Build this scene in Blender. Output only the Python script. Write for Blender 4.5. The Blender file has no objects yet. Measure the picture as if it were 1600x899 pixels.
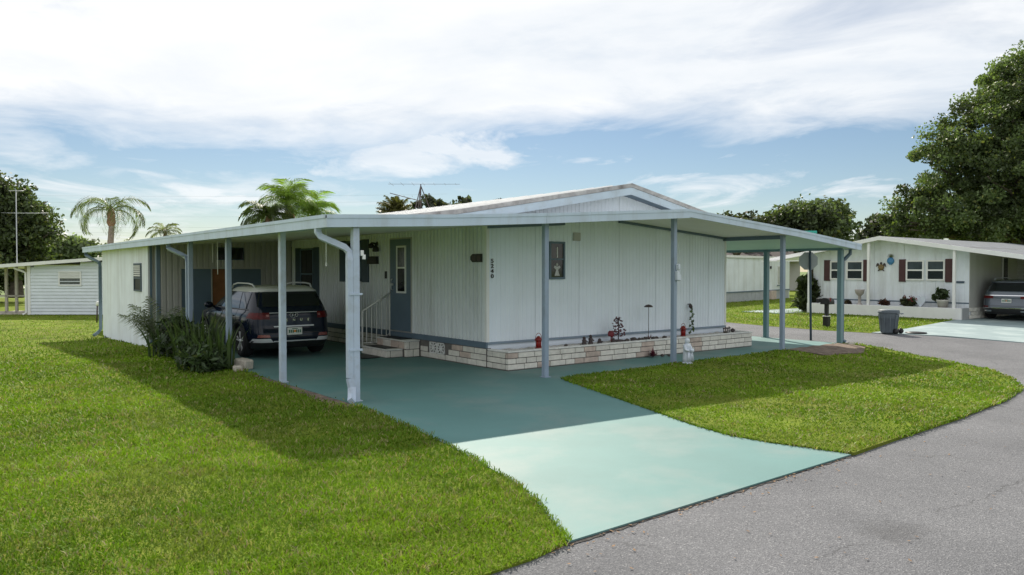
import bpy, bmesh, math, random
import numpy as np
from mathutils import Vector, Matrix
from mathutils.geometry import delaunay_2d_cdt
R = math.radians
rnd = random.Random(7)
nr = np.random.RandomState(11)
scene = bpy.context.scene
C = scene.collection

# ------------------------------------------------------------------ camera
CAM = Vector((-8.62, -11.86, 1.88)); AZ = 52.1
cd = bpy.data.cameras.new('camera'); cam = bpy.data.objects.new('camera', cd); C.objects.link(cam)
cd.sensor_width = 36; cd.lens = 26.89; cd.clip_end = 3000; cd.clip_start = .05
cam.location = CAM; cam.rotation_euler = (R(90 - 1.318), 0, R(AZ - 90))
scene.camera = cam

# ------------------------------------------------------------------ light
SUN_AZ, SUN_EL = 61.8, 38.6
sd = bpy.data.lights.new('sun', 'SUN'); sd.energy = 3.7; sd.angle = R(.53); sd.color = (1, .925, .80)
so = bpy.data.objects.new('sun', sd); C.objects.link(so)
sv = Vector((math.cos(R(SUN_AZ)) * math.cos(R(SUN_EL)), math.sin(R(SUN_AZ)) * math.cos(R(SUN_EL)), math.sin(R(SUN_EL))))
so.rotation_euler = sv.to_track_quat('Z', 'Y').to_euler()
w = bpy.data.worlds.new('World'); scene.world = w; w.use_nodes = True
nt = w.node_tree; N = nt.nodes; L = nt.links
for n in list(N): N.remove(n)
def nd(tree, t, **kw):
    n = tree.nodes.new(t)
    for k, v in kw.items():
        if k.startswith('i_'):
            n.inputs[int(k[2:]) if k[2:].isdigit() else k[2:].replace('_', ' ')].default_value = v
        else: setattr(n, k, v)
    return n
def math_(tree, op, a, b=None, c=None, clamp=False):
    n = tree.nodes.new('ShaderNodeMath'); n.operation = op; n.use_clamp = clamp
    for i, q in enumerate((a, b, c)):
        if q is None: continue
        if isinstance(q, (int, float)): n.inputs[i].default_value = q
        else: tree.links.new(q, n.inputs[i])
    return n.outputs[0]
def ramp(tree, fac, stops, interp='LINEAR'):
    n = tree.nodes.new('ShaderNodeValToRGB'); n.color_ramp.interpolation = interp
    e = n.color_ramp.elements
    while len(e) < len(stops): e.new(.5)
    for q, (p, c) in zip(e, stops):
        q.position = p; q.color = (*c, 1) if len(c) == 3 else c
    tree.links.new(fac, n.inputs[0]); return n.outputs[0]
def mixc(tree, f, a, b, bt='MIX'):
    n = tree.nodes.new('ShaderNodeMix'); n.data_type = 'RGBA'; n.blend_type = bt
    for q, s in ((f, n.inputs[0]), (a, n.inputs[6]), (b, n.inputs[7])):
        if isinstance(q, (int, float)): s.default_value = q
        elif isinstance(q, tuple): s.default_value = (*q, 1) if len(q) == 3 else q
        else: tree.links.new(q, s)
    return n.outputs[2]
sky = nd(nt, 'ShaderNodeTexSky', sky_type='NISHITA', sun_disc=False)
sky.sun_elevation = R(SUN_EL); sky.sun_rotation = R(90 - SUN_AZ); sky.air_density = 1.0; sky.dust_density = .15; sky.ozone_density = 2.5
tc = nd(nt, 'ShaderNodeTexCoord')
rot = nd(nt, 'ShaderNodeVectorRotate', rotation_type='Z_AXIS'); rot.inputs['Angle'].default_value = R(90 - AZ)
L.new(tc.outputs['Generated'], rot.inputs['Vector'])
sp = nd(nt, 'ShaderNodeSeparateXYZ'); L.new(rot.outputs[0], sp.inputs[0])
elev = math_(nt, 'MAXIMUM', sp.outputs[2], 0.0)
den = math_(nt, 'ADD', elev, .05)
px = math_(nt, 'DIVIDE', sp.outputs[0], den); py = math_(nt, 'DIVIDE', sp.outputs[1], den)
def noise3(x, y, ofs, sx, sy, detail, rough, dist):
    cb = nd(nt, 'ShaderNodeCombineXYZ')
    L.new(math_(nt, 'MULTIPLY', x, sx), cb.inputs[0]); L.new(math_(nt, 'MULTIPLY', y, sy), cb.inputs[1]); cb.inputs[2].default_value = ofs
    n = nd(nt, 'ShaderNodeTexNoise'); n.inputs['Scale'].default_value = 1; n.inputs['Detail'].default_value = detail
    n.inputs['Roughness'].default_value = rough; n.inputs['Distortion'].default_value = dist
    L.new(cb.outputs[0], n.inputs['Vector']); return n.outputs['Fac']
shear = math_(nt, 'ADD', py, math_(nt, 'MULTIPLY', px, .25))
n1 = noise3(px, shear, 3.1, .24, .20, 5, .55, .6)
n2 = noise3(px, shear, 8.7, 1.3, 1.1, 9, .6, .45)
n3 = noise3(px, shear, 5.2, .6, .7, 8, .6, .3)
bias = nd(nt, 'ShaderNodeMapRange', interpolation_type='SMOOTHSTEP'); L.new(elev, bias.inputs[0])
for k, v in ((1, .13), (2, .24), (3, -.08), (4, .27)): bias.inputs[k].default_value = v
back = nd(nt, 'ShaderNodeMapRange', interpolation_type='SMOOTHSTEP'); L.new(sp.outputs[1], back.inputs[0])
for k, v in ((1, -.35), (2, .45), (3, .22), (4, 0.0)): back.inputs[k].default_value = v
low = nd(nt, 'ShaderNodeMapRange', interpolation_type='SMOOTHSTEP'); L.new(elev, low.inputs[0])
for k, v in ((1, .0), (2, .10), (3, .12), (4, .0)): low.inputs[k].default_value = v
side = math_(nt, 'MULTIPLY', sp.outputs[0], -.10)
cov = math_(nt, 'ADD', math_(nt, 'ADD', math_(nt, 'MULTIPLY', n1, .5), math_(nt, 'MULTIPLY', n2, .5)), math_(nt, 'ADD', math_(nt, 'ADD', bias.outputs[0], low.outputs[0]), math_(nt, 'ADD', side, back.outputs[0])))
n4 = noise3(px, shear, 12.4, 1.0, .5, 8, .6, .5)
wisp = ramp(nt, n4, [(.54, (0, 0, 0)), (.66, (.85, .85, .85))])
covr0 = ramp(nt, cov, [(.49, (0, 0, 0)), (.60, (.5, .5, .5)), (.74, (1, 1, 1))])
covr = math_(nt, 'MAXIMUM', covr0, math_(nt, 'MULTIPLY', wisp, math_(nt, 'ADD', math_(nt, 'MULTIPLY', side, .8), .85, clamp=True)))
ccol = ramp(nt, n3, [(.30, (9.6, 10.5, 11.6)), (.44, (11.9, 12.3, 12.7)), (.58, (13.2, 13.3, 13.4))])
skyb = sky.outputs[0]
col = mixc(nt, math_(nt, 'MULTIPLY', covr, .94), skyb, ccol)
bg = nd(nt, 'ShaderNodeBackground'); bg.inputs[1].default_value = .045
L.new(col, bg.inputs[0]); wo = nd(nt, 'ShaderNodeOutputWorld'); L.new(bg.outputs[0], wo.inputs[0])
scene.view_settings.view_transform = 'Standard'; scene.view_settings.look = 'None'
scene.view_settings.gamma = 1; scene.view_settings.exposure = .82
try: scene.cycles.max_bounces = 8; scene.cycles.transparent_max_bounces = 8
except Exception: pass

# ------------------------------------------------------------------ materials
MATS = {}
def M(name, col, rough=.6, var=.12, scale=2.0, bump=0, bscale=60, metal=0, dirt=None, damt=.5, dscale=1.2, rndv=0, spec=.4, streak=False, coat=0, attr=None, transl=0, detail=4, dlo=.48, dhi=.72):
    m = bpy.data.materials.new(name); m.use_nodes = True; t = m.node_tree
    b = t.nodes['Principled BSDF']; MATS[name] = m
    b.inputs['Roughness'].default_value = rough; b.inputs['Metallic'].default_value = metal
    b.inputs['Specular IOR Level'].default_value = spec; b.inputs['Coat Weight'].default_value = coat
    g = t.nodes.new('ShaderNodeNewGeometry'); pos = g.outputs['Position']
    def nz(sc, det=4, r=.55, v=pos):
        n = t.nodes.new('ShaderNodeTexNoise'); n.inputs['Scale'].default_value = sc; n.inputs['Detail'].default_value = det; n.inputs['Roughness'].default_value = r
        t.links.new(v, n.inputs['Vector']); return n.outputs['Fac']
    base = (*col, 1)
    if attr:
        a = t.nodes.new('ShaderNodeAttribute'); a.attribute_name = attr; base = a.outputs['Color']
    f = nz(scale, detail)
    lo, hi = 1 - var, 1 + var
    k = ramp(t, f, [(.3, (lo,) * 3), (.7, (hi,) * 3)])
    if attr or True:
        c = mixc(t, 1.0, base, k, 'MULTIPLY')
    if rndv:
        oi = t.nodes.new('ShaderNodeObjectInfo')
        k2 = ramp(t, oi.outputs['Random'], [(0, (1 - rndv,) * 3), (1, (1 + rndv * .6,) * 3)])
        c = mixc(t, 1.0, c, k2, 'MULTIPLY')
    if dirt:
        v = pos
        if streak:
            mp = t.nodes.new('ShaderNodeMapping'); mp.inputs['Scale'].default_value = (1, 1, .12); t.links.new(pos, mp.inputs['Vector']); v = mp.outputs[0]
        d = ramp(t, nz(dscale, 7, .65, v), [(dlo, (0, 0, 0)), (dhi, (damt,) * 3)])
        c = mixc(t, d, c, dirt)
    t.links.new(c, b.inputs['Base Color'])
    if bump:
        bn = t.nodes.new('ShaderNodeBump'); bn.inputs['Strength'].default_value = bump; bn.inputs['Distance'].default_value = .02
        t.links.new(nz(bscale, 5), bn.inputs['Height']); t.links.new(bn.outputs[0], b.inputs['Normal'])
    if transl:
        tr = t.nodes.new('ShaderNodeBsdfTranslucent'); t.links.new(mixc(t, 1.0, c, (1.1, 1.25, .5), 'MULTIPLY'), tr.inputs[0])
        mx = t.nodes.new('ShaderNodeMixShader'); mx.inputs[0].default_value = transl
        t.links.new(b.outputs[0], mx.inputs[1]); t.links.new(tr.outputs[0], mx.inputs[2]); t.links.new(mx.outputs[0], t.nodes['Material Output'].inputs[0])
    return m
siding = M('white_siding', (.78, .845, .93), .5, .04, 1.2, dirt=(.60, .63, .64), damt=.2, dscale=2.2, streak=True)
siding_side = M('cream_siding', (.74, .78, .81), .5, .05, 1.2, dirt=(.42, .42, .39), damt=.35, dscale=2.5, streak=True)
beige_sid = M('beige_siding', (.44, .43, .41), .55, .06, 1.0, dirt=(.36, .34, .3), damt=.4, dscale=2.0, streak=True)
board_w = M('white_board', (.77, .82, .87), .6, .06, 1.5, dirt=(.42, .42, .38), damt=.45, dscale=2.2, streak=True, rndv=.03)
trim_blue = M('pale_blue_trim', (.46, .56, .66), .45, .06, 2, dirt=(.30, .33, .34), damt=.5, dscale=3)
fascia_m = M('fascia_paint', (.52, .62, .74), .45, .05, 2, dirt=(.33, .36, .37), damt=.45, dscale=3.5, streak=True)
slate = M('slate_blue_paint', (.115, .165, .215), .5, .10, 2)
slate_d = M('dark_slate_paint', (.055, .085, .115), .5, .10, 2)
post_m = M('post_paint', (.27, .34, .44), .4, .07, 2, dirt=(.2, .23, .26), damt=.5, dscale=4)
post_teal = M('teal_post_paint', (.17, .27, .30), .4, .07, 2, dirt=(.15, .2, .2), damt=.4, dscale=4)
post_pale = M('pale_post_paint', (.46, .54, .66), .4, .06, 2, dirt=(.33, .36, .38), damt=.6, dscale=5)
soffit_m = M('cream_soffit', (.80, .79, .66), .55, .05, 1)
soffit_g = M('green_soffit', (.46, .66, .50), .55, .05, 1)
roof_m = M('white_metal_roof', (.80, .80, .79), .4, .05, .8, dirt=(.5, .49, .48), damt=.3, dscale=1.4)
rake_m = M('weathered_metal_edge', (.36, .36, .37), .5, .25, 5, dirt=(.12, .11, .11), damt=.85, dscale=3.5)
brick_m = M('white_brick', (.72, .69, .63), .85, .12, 9, bump=.5, bscale=45, rndv=.10)
brick_p = M('pink_brick', (.56, .46, .40), .85, .18, 8, bump=.5, bscale=45, rndv=.14)
mortar = M('mortar', (.15, .14, .13), .95, .15, 10)
cap_m = M('cap_stone', (.74, .73, .71), .85, .12, 8, bump=.4, bscale=50, rndv=.08)
gravel_m = M('pale_gravel', (.58, .55, .53), .95, .45, 30, bump=1, bscale=55, detail=6)
concrete_g = M('green_painted_concrete', (.098, .208, .202), .62, .10, .7, bump=.15, bscale=90, dirt=(.195, .243, .232), damt=.85, dscale=.55, spec=.3, detail=7)
concrete_t = M('teal_painted_concrete', (.25, .32, .33), .62, .07, .9, bump=.12, bscale=90, dirt=(.60, .66, .63), damt=.4, dscale=.9, spec=.3)
concrete_w = M('old_concrete', (.5, .46, .40), .9, .2, 12, bump=.4, bscale=50)
glass_d = M('dark_glass', (.012, .015, .018), .06, .1, 1, spec=.6)
glass_c = M('curtained_glass', (.09, .10, .105), .12, .35, 9, spec=.5)
pane_m = M('window_pane', (.05, .065, .075), .08, .3, 2.5, spec=.6)
white_m = M('white_paint', (.78, .78, .77), .45, .04, 3)
alu = M('aluminium', (.62, .63, .64), .35, .08, 6, metal=.6)
black_m = M('black_plastic', (.018, .018, .019), .45, .2, 10)
iron = M('painted_iron', (.70, .70, .68), .5, .1, 8)
brown_door = M('brown_wood', (.24, .10, .035), .5, .2, 5)
red_m = M('red_enamel', (.20, .02, .018), .35, .15, 12)
bronze = M('dark_bronze', (.06, .045, .045), .5, .3, 20)
dkrock = M('dark_rock', (.09, .075, .07), .9, .4, 15, bump=.6, bscale=40)
soil = M('bare_soil', (.165, .125, .098), .98, .4, 7, bump=.8, bscale=35, detail=7)
stone_w = M('white_stone', (.62, .68, .76), .7, .10, 9, dirt=(.4, .42, .45), damt=.4, dscale=9)
timber = M('pale_timber', (.50, .36, .19), .8, .2, 8)
burg = M('maroon_shutter', (.075, .03, .032), .5, .12, 5)
asph = bpy.data.materials.new('asphalt')
bark = M('bark', (.10, .082, .068), .95, .35, 6, bump=1, bscale=14)
palm_bark = M('palm_bark', (.23, .19, .155), .95, .3, 7, bump=1, bscale=16)
sheath = M('palm_crownshaft', (.22, .12, .075), .8, .3, 6)
leaf_m = M('leaf', (.07, .1, .03), .5, .15, .6, attr='tint', transl=.38, spec=.35)
palm_leaf = M('palm_leaf', (.12, .17, .04), .42, .2, 1.5, transl=.45, spec=.4, attr='tint')
grass_m = M('grass_blade', (.1, .15, .03), .55, .20, 1.1, dirt=(.25, .235, .085), damt=.6, dscale=.75, dlo=.5, dhi=.75, attr='tint', transl=.28, spec=.12)
vinyl = M('blue_grey_siding', (.68, .73, .78), .5, .05, 2, rndv=.04)
rubber = M('tyre_rubber', (.016, .016, .017), .85, .2, 10)
navy = M('navy_car_paint', (.006, .010, .022), .09, .05, 1, spec=.35, coat=0)
silver_p = M('grey_car_paint', (.075, .095, .12), .25, .05, 1, spec=.6, coat=1, metal=.4)
car_white = M('white_car_paint', (.66, .67, .66), .25, .03, 1, coat=1)
chrome = M('chrome', (.75, .76, .78), .12, .03, 1, metal=1)
skid = M('silver_plastic', (.62, .64, .66), .35, .04, 3, metal=.3)
tail_r = M('red_tail_lamp', (.10, .004, .004), .25, .3, 14, spec=.25)
tail_w = M('pink_reflector', (.30, .10, .09), .2, .3, 30, spec=.7)
plate_m = M('plate_white', (.7, .71, .68), .4, .04, 8)
plate_i = M('plate_ink', (.05, .14, .08), .5, .2, 8)
plate_o = M('plate_orange', (.6, .22, .03), .5, .2, 8)
bin_m = M('grey_bin', (.115, .14, .16), .55, .12, 4)
terracotta = M('white_glazed_pot', (.62, .60, .56), .5, .1, 6)
galv = M('galvanised_sign_back', (.40, .42, .44), .45, .06, 3, metal=.3)
sign_g = M('green_street_sign', (.02, .24, .20), .4, .05, 4)
turtle_m = M('turtle_shell', (.20, .14, .05), .45, .4, 25)
blue_gl = M('blue_glaze', (.06, .22, .42), .35, .35, 25)
roof_gray = M('grey_shingle', (.15, .165, .185), .9, .2, 3, bump=.5, bscale=30, dirt=(.14, .13, .13), damt=.6, dscale=1.4)
roof_dark = M('dark_far_roof', (.06, .05, .048), .9, .2, 2)
flower = M('red_petal', (.5, .04, .05), .5, .2, 20)

# asphalt: aggregate speckle
asph.use_nodes = True; t = asph.node_tree; b = t.nodes['Principled BSDF']
g = t.nodes.new('ShaderNodeNewGeometry')
def tn(sc, det, r=.6):
    n = t.nodes.new('ShaderNodeTexNoise'); n.inputs['Scale'].default_value = sc; n.inputs['Detail'].default_value = det; n.inputs['Roughness'].default_value = r
    t.links.new(g.outputs['Position'], n.inputs['Vector']); return n.outputs['Fac']
vo = t.nodes.new('ShaderNodeTexVoronoi'); vo.inputs['Scale'].default_value = 105; t.links.new(g.outputs['Position'], vo.inputs['Vector'])
spk = ramp(t, vo.outputs['Color'], [(.0, (.092, .095, .102)), (.45, (.135, .138, .147)), (.8, (.174, .178, .188)), (.93, (.265, .267, .272))])
big = ramp(t, tn(.55, 5), [(.3, (.78, .78, .79)), (.7, (1.16, 1.15, 1.15))])
c = mixc(t, 1.0, spk, big, 'MULTIPLY')
st = ramp(t, tn(1.4, 7, .7), [(.66, (0, 0, 0)), (.78, (.5, .5, .5))])
c = mixc(t, st, c, (.085, .085, .088))
wv = t.nodes.new('ShaderNodeTexVoronoi'); wv.feature = 'DISTANCE_TO_EDGE'; wv.inputs['Scale'].default_value = .23
wm = t.nodes.new('ShaderNodeVectorMath'); wm.operation = 'ADD'
nv = t.nodes.new('ShaderNodeTexNoise'); nv.inputs['Scale'].default_value = 1.2; nv.inputs['Detail'].default_value = 6; t.links.new(g.outputs['Position'], nv.inputs['Vector'])
t.links.new(g.outputs['Position'], wm.inputs[0]); t.links.new(nv.outputs['Color'], wm.inputs[1]); t.links.new(wm.outputs[0], wv.inputs['Vector'])
crk = ramp(t, wv.outputs['Distance'], [(.0015, (.55, .55, .55)), (.004, (0, 0, 0))])
crm = math_(t, 'MULTIPLY', crk, ramp(t, tn(.35, 3), [(.5, (0, 0, 0)), (.6, (1, 1, 1))]))
c = mixc(t, crm, c, (.05, .05, .05))
sx_ = t.nodes.new('ShaderNodeSeparateXYZ'); t.links.new(g.outputs['Position'], sx_.inputs[0]); X_, Y_ = sx_.outputs[0], sx_.outputs[1]
wob = math_(t, 'MULTIPLY', math_(t, 'SUBTRACT', tn(1.1, 6, .7), .5), .55)
dcr = math_(t, 'ABSOLUTE', math_(t, 'ADD', math_(t, 'SUBTRACT', Y_, math_(t, 'ADD', math_(t, 'MULTIPLY', X_, -.02), -9.27)), wob))
lcr = math_(t, 'MULTIPLY', ramp(t, dcr, [(.003, (.55,) * 3), (.012, (0,) * 3)]), ramp(t, tn(.9, 3), [(.46, (0,) * 3), (.54, (1,) * 3)]))
c = mixc(t, lcr, c, (.045, .045, .047))
sd_ = math_(t, 'ADD', math_(t, 'MULTIPLY', math_(t, 'POWER', math_(t, 'ABSOLUTE', math_(t, 'ADD', X_, 3.05)), 2), 1.0), math_(t, 'MULTIPLY', math_(t, 'POWER', math_(t, 'ABSOLUTE', math_(t, 'ADD', Y_, 9.22)), 2), 1.6))
c = mixc(t, math_(t, 'MULTIPLY', ramp(t, math_(t, 'ADD', sd_, math_(t, 'MULTIPLY', math_(t, 'SUBTRACT', tn(6, 5, .7), .5), .35)), [(.0, (.38,) * 3), (.11, (0,) * 3)]), 1.0), c, (.055, .055, .057))
t.links.new(c, b.inputs['Base Color']); b.inputs['Roughness'].default_value = .9; b.inputs['Specular IOR Level'].default_value = .25
bn = t.nodes.new('ShaderNodeBump'); bn.inputs['Strength'].default_value = .7; bn.inputs['Distance'].default_value = .008
t.links.new(vo.outputs['Distance'], bn.inputs['Height']); t.links.new(bn.outputs[0], b.inputs['Normal'])
# lawn sheet under the blades
lawn_m = M('lawn_turf', (.125, .17, .018), .9, .35, 1.0, bump=1, bscale=40, spec=.05, dirt=(.19, .195, .045), damt=.8, dscale=.7, detail=8)
ground_m = M('far_ground', (.10, .15, .03), .95, .3, .3, bump=.3, bscale=8)

# ------------------------------------------------------------------ mesh helpers
class MB:
    def __init__(s): s.bm = bmesh.new(); s.mi = 0
    def face(s, pts, mi=None):
        vs = [s.bm.verts.new(p) for p in pts]
        try: f = s.bm.faces.new(vs); f.material_index = s.mi if mi is None else mi
        except ValueError: pass
        return s
    def box(s, x0, x1, y0, y1, z0, z1, c=0, M4=None):
        r = bmesh.ops.create_cube(s.bm, size=1)
        vs = r['verts']
        for v in vs: v.co = Vector(((x0 + x1) / 2 + v.co.x * (x1 - x0), (y0 + y1) / 2 + v.co.y * (y1 - y0), (z0 + z1) / 2 + v.co.z * (z1 - z0)))
        fs = {f for v in vs for f in v.link_faces}
        for f in fs: f.material_index = s.mi
        if c:
            es = {e for v in vs for e in v.link_edges}
            q = bmesh.ops.bevel(s.bm, geom=list(es), offset=c, segments=1, affect='EDGES', profile=.5)
            for f in q['faces']: f.material_index = s.mi
            vs = {v for f in q['faces'] for v in f.verts} | {v for v in vs if v.is_valid}
        if M4 is not None: bmesh.ops.transform(s.bm, matrix=M4, verts=[v for v in vs if v.is_valid])
        return s
    def tube(s, pts, r, n=8, caps=True, sq=1.0):
        pts = [Vector(p) for p in pts]; rings = []
        rr = r if isinstance(r, (list, tuple)) else [r] * len(pts)
        ref = Vector((0, 0, 1))
        for i, p in enumerate(pts):
            d = (pts[min(i + 1, len(pts) - 1)] - pts[max(i - 1, 0)]).normalized()
            a = ref if abs(d.dot(ref)) < .93 else Vector((1, 0, 0))
            x = d.cross(a).normalized(); y = x.cross(d).normalized()
            ph = math.pi / n
            rings.append([s.bm.verts.new(p + (x * math.cos(ph + 2 * math.pi * k / n) + y * math.sin(ph + 2 * math.pi * k / n) * sq) * rr[i]) for k in range(n)])
        for a, b_ in zip(rings, rings[1:]):
            for k in range(n):
                f = s.bm.faces.new((a[k], a[(k + 1) % n], b_[(k + 1) % n], b_[k])); f.material_index = s.mi; f.smooth = n > 4
        if caps:
            for q in (rings[0][::-1], rings[-1]):
                f = s.bm.faces.new(q); f.material_index = s.mi
        return s
    def rbar(s, pts, wx, wy, up=Vector((0, 0, 1))):
        "rectangular bar along a path, wx across, wy the other way"
        pts = [Vector(p) for p in pts]; rings = []
        for i, p in enumerate(pts):
            d = (pts[min(i + 1, len(pts) - 1)] - pts[max(i - 1, 0)]).normalized()
            x = d.cross(up)
            if x.length < 1e-3: x = Vector((1, 0, 0))
            x.normalize(); y = x.cross(d).normalized()
            rings.append([s.bm.verts.new(p + x * wx / 2 * a + y * wy / 2 * b_) for a, b_ in ((-1, -1), (1, -1), (1, 1), (-1, 1))])
        for a, b_ in zip(rings, rings[1:]):
            for k in range(4):
                f = s.bm.faces.new((a[k], a[(k + 1) % 4], b_[(k + 1) % 4], b_[k])); f.material_index = s.mi
        for q in (rings[0][::-1], rings[-1]): s.bm.faces.new(q).material_index = s.mi
        return s
    def lathe(s, prof, n=16, o=(0, 0, 0), axis='Z', ph=0):
        rings = []
        for r, h in prof:
            ring = []
            for k in range(n):
                a = 2 * math.pi * k / n + ph; q = (r * math.cos(a), r * math.sin(a), h)
                if axis == 'X': q = (h, q[0], q[1])
                if axis == 'Y': q = (q[0], h, q[1])
                ring.append(s.bm.verts.new(Vector(q) + Vector(o)))
            rings.append(ring)
        for a, b_ in zip(rings, rings[1:]):
            for k in range(n):
                f = s.bm.faces.new((a[k], a[(k + 1) % n], b_[(k + 1) % n], b_[k])); f.material_index = s.mi; f.smooth = n > 8
        for q in (rings[0][::-1], rings[-1]):
            f = s.bm.faces.new(q); f.material_index = s.mi
        return s
    def prism(s, poly, axis, a0, a1):
        "polygon in the two other axes, extruded along axis"
        def P(p, a): return {'x': (a, p[0], p[1]), 'y': (p[0], a, p[1]), 'z': (p[0], p[1], a)}[axis]
        A = [s.bm.verts.new(P(p, a0)) for p in poly]; B = [s.bm.verts.new(P(p, a1)) for p in poly]
        n = len(poly)
        for k in range(n):
            f = s.bm.faces.new((A[k], A[(k + 1) % n], B[(k + 1) % n], B[k])); f.material_index = s.mi
        for q in (A[::-1], B):
            f = s.bm.faces.new(q); f.material_index = s.mi
        return s
    def blob(s, c, r, sub=2, amp=.15):
        q = bmesh.ops.create_icosphere(s.bm, subdivisions=sub, radius=1)
        for v in q['verts']:
            k = 1 + rnd.uniform(-amp, amp); v.co = Vector((c[0] + v.co.x * r[0] * k, c[1] + v.co.y * r[1] * k, c[2] + v.co.z * r[2] * k))
        for f in {f for v in q['verts'] for f in v.link_faces}: f.material_index = s.mi; f.smooth = True
        return s
    def build(s, name, mat, parent=None, recalc=True, org=None):
        bm = s.bm
        if recalc: bmesh.ops.recalc_face_normals(bm, faces=bm.faces)
        if org is None and parent is not None: org = parent.get('_o')
        if org is not None: bmesh.ops.translate(bm, vec=-Vector(org), verts=bm.verts)
        me = bpy.data.meshes.new(name); bm.to_mesh(me); bm.free()
        for m in (mat if isinstance(mat, (list, tuple)) else [mat]): me.materials.append(m)
        return link(name, me, parent)
def link(name, me, parent=None, loc=None):
    o = bpy.data.objects.new(name, me); C.objects.link(o)
    if parent is not None: o.parent = parent; o['_p'] = 1
    if loc is not None: o.location = loc
    return o
def tag(o, label=None, cat=None, group=None, kind=None):
    if label: o['label'] = label
    if cat: o['category'] = cat
    if group: o['group'] = group
    if kind: o['kind'] = kind
    return o
def thing(name, label, cat, loc=(0, 0, 0), rz=0, group=None, local=False):
    "Empty at the base of a thing; parts are given in world coordinates unless local"
    o = bpy.data.objects.new(name, None); C.objects.link(o); o.empty_display_size = .2
    o.location = loc; o.rotation_euler = (0, 0, rz)
    o['_o'] = [0., 0., 0.] if local else [float(q) for q in loc]
    return tag(o, label, cat, group)
def copy_tree(o, parent=None):
    c = o.copy(); C.objects.link(c)
    if parent is not None: c.parent = parent
    for ch in list(o.children): copy_tree(ch, c)
    return c
def mesh_np(name, V, F, mat, parent=None, tint=None, k=4, smooth=False):
    "fast mesh of k-gons"
    me = bpy.data.meshes.new(name); nf = len(F)
    me.vertices.add(len(V)); me.vertices.foreach_set('co', np.asarray(V, 'f').ravel())
    me.loops.add(nf * k); me.loops.foreach_set('vertex_index', np.asarray(F, 'i').ravel())
    me.polygons.add(nf); me.polygons.foreach_set('loop_start', np.arange(nf, dtype='i') * k)
    me.update(calc_edges=True)
    if tint is not None:
        a = me.attributes.new('tint', 'FLOAT_COLOR', 'FACE')
        cc = np.ones((nf, 4), 'f'); cc[:, :3] = tint; a.data.foreach_set('color', cc.ravel())
    me.materials.append(mat); me.validate()
    return link(name, me, parent)
def text_mesh(txt, size, depth=.004):
    cu = bpy.data.curves.new('txt', 'FONT'); cu.body = txt; cu.size = size; cu.extrude = depth; cu.align_x = 'CENTER'; cu.align_y = 'CENTER'; cu.offset = size * .012
    o = bpy.data.objects.new('txt', cu); C.objects.link(o)
    dg = bpy.context.evaluated_depsgraph_get(); me = bpy.data.meshes.new_from_object(o.evaluated_get(dg))
    bpy.data.objects.remove(o); bpy.data.curves.remove(cu); return me
def S(x): x = np.clip(x, 0, 1); return x * x * (3 - 2 * x)

# ------------------------------------------------------------------ terrain
def G(u, v):
    right = -.13 * S((u - 1.) / 7) * S((-1.75 - v) / 3.)
    left = -np.minimum(.3, .027 * np.maximum(0, v - 4.5)) * np.maximum(S((-3.8 - u) / .7), S((v - 8.9) / .8) * S((-2.5 - u) / .5))
    back = -.3 * S((v - 17.5) / 3) * S((12 - u) / 6)
    return right + np.minimum(left, back)
def poly_sheet(name, poly, mat, sp=None, zo=0.0, skirt=.12, kind='structure', parent=None, zf=G):
    pts = []
    n = len(poly)
    for i in range(n):
        a, b_ = np.array(poly[i], float), np.array(poly[(i + 1) % n], float)
        m = max(1, int(np.linalg.norm(b_ - a) / sp)) if sp else 1
        for k in range(m): pts.append(a + (b_ - a) * k / m)
    nb = len(pts); vs = [Vector((p[0], p[1])) for p in pts]
    if sp:
        A = np.array(poly); x0, y0 = A.min(0); x1, y1 = A.max(0)
        for x in np.arange(x0 + sp * .37, x1, sp):
            for y in np.arange(y0 + sp * .41, y1, sp): vs.append(Vector((x, y)))
    r = delaunay_2d_cdt(vs, [], [list(range(nb))], 1, 1e-5)
    bm = bmesh.new()
    bv = [bm.verts.new((p.x, p.y, float(zf(p.x, p.y)) + zo)) for p in r[0]]
    for f in r[2]:
        try: bm.faces.new([bv[i] for i in f])
        except ValueError: pass
    bmesh.ops.recalc_face_normals(bm, faces=bm.faces)
    for f in bm.faces:
        if f.normal.z < 0: f.normal_flip()
    be = [e for e in bm.edges if len(e.link_faces) == 1]
    if skirt:
        q = bmesh.ops.extrude_edge_only(bm, edges=be)
        bmesh.ops.translate(bm, vec=(0, 0, -skirt), verts=[e for e in q['geom'] if isinstance(e, bmesh.types.BMVert)])
    me = bpy.data.meshes.new(name); bm.to_mesh(me); bm.free(); me.materials.append(mat)
    o = link(name, me, parent); tag(o, kind=kind); return o

DRIVE_L = [(-3.85, 9.55), (-3.82, 2.0), (-3.82, -2.2), (-4.0, -3.94), (-4.13, -4.98), (-4.31, -5.87), (-4.46, -6.52), (-4.68, -7.14), (-4.87, -7.53), (-5.08, -7.95)]
DRIVE_R = [(-1.12, -7.86), (-1.22, -7.43), (-1.33, -7.04), (-1.37, -6.56), (-1.22, -5.9), (-.91, -5.03), (-.47, -3.73), (.02, -2.3), (.15, -2.0), (.5, -1.93), (3.27, -1.83), (7.2, -1.70), (10.05, -1.66)]
drive = DRIVE_L + DRIVE_R + [(10.08, 14.0), (7.0, 14.0), (7.0, 9.55)]
poly_sheet('driveway', drive, concrete_g, sp=.8, zo=.0)
LAWN_L = [(-3.85, 9.55), (-3.85, 17.8), (-1.0, 24.0), (10.0, 24.0), (10, 60), (-45, 60), (-60, 10), (-40, -8.6)] + [(-12, -8.3), (-7, -8.12), (-5.85, -8.05), (-5.48, -8.03)] + DRIVE_L[::-1][:-1]
def off(p, d):  # pull back a little so that edges do not coincide
    return [(x + d, y) for x, y in p]
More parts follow.
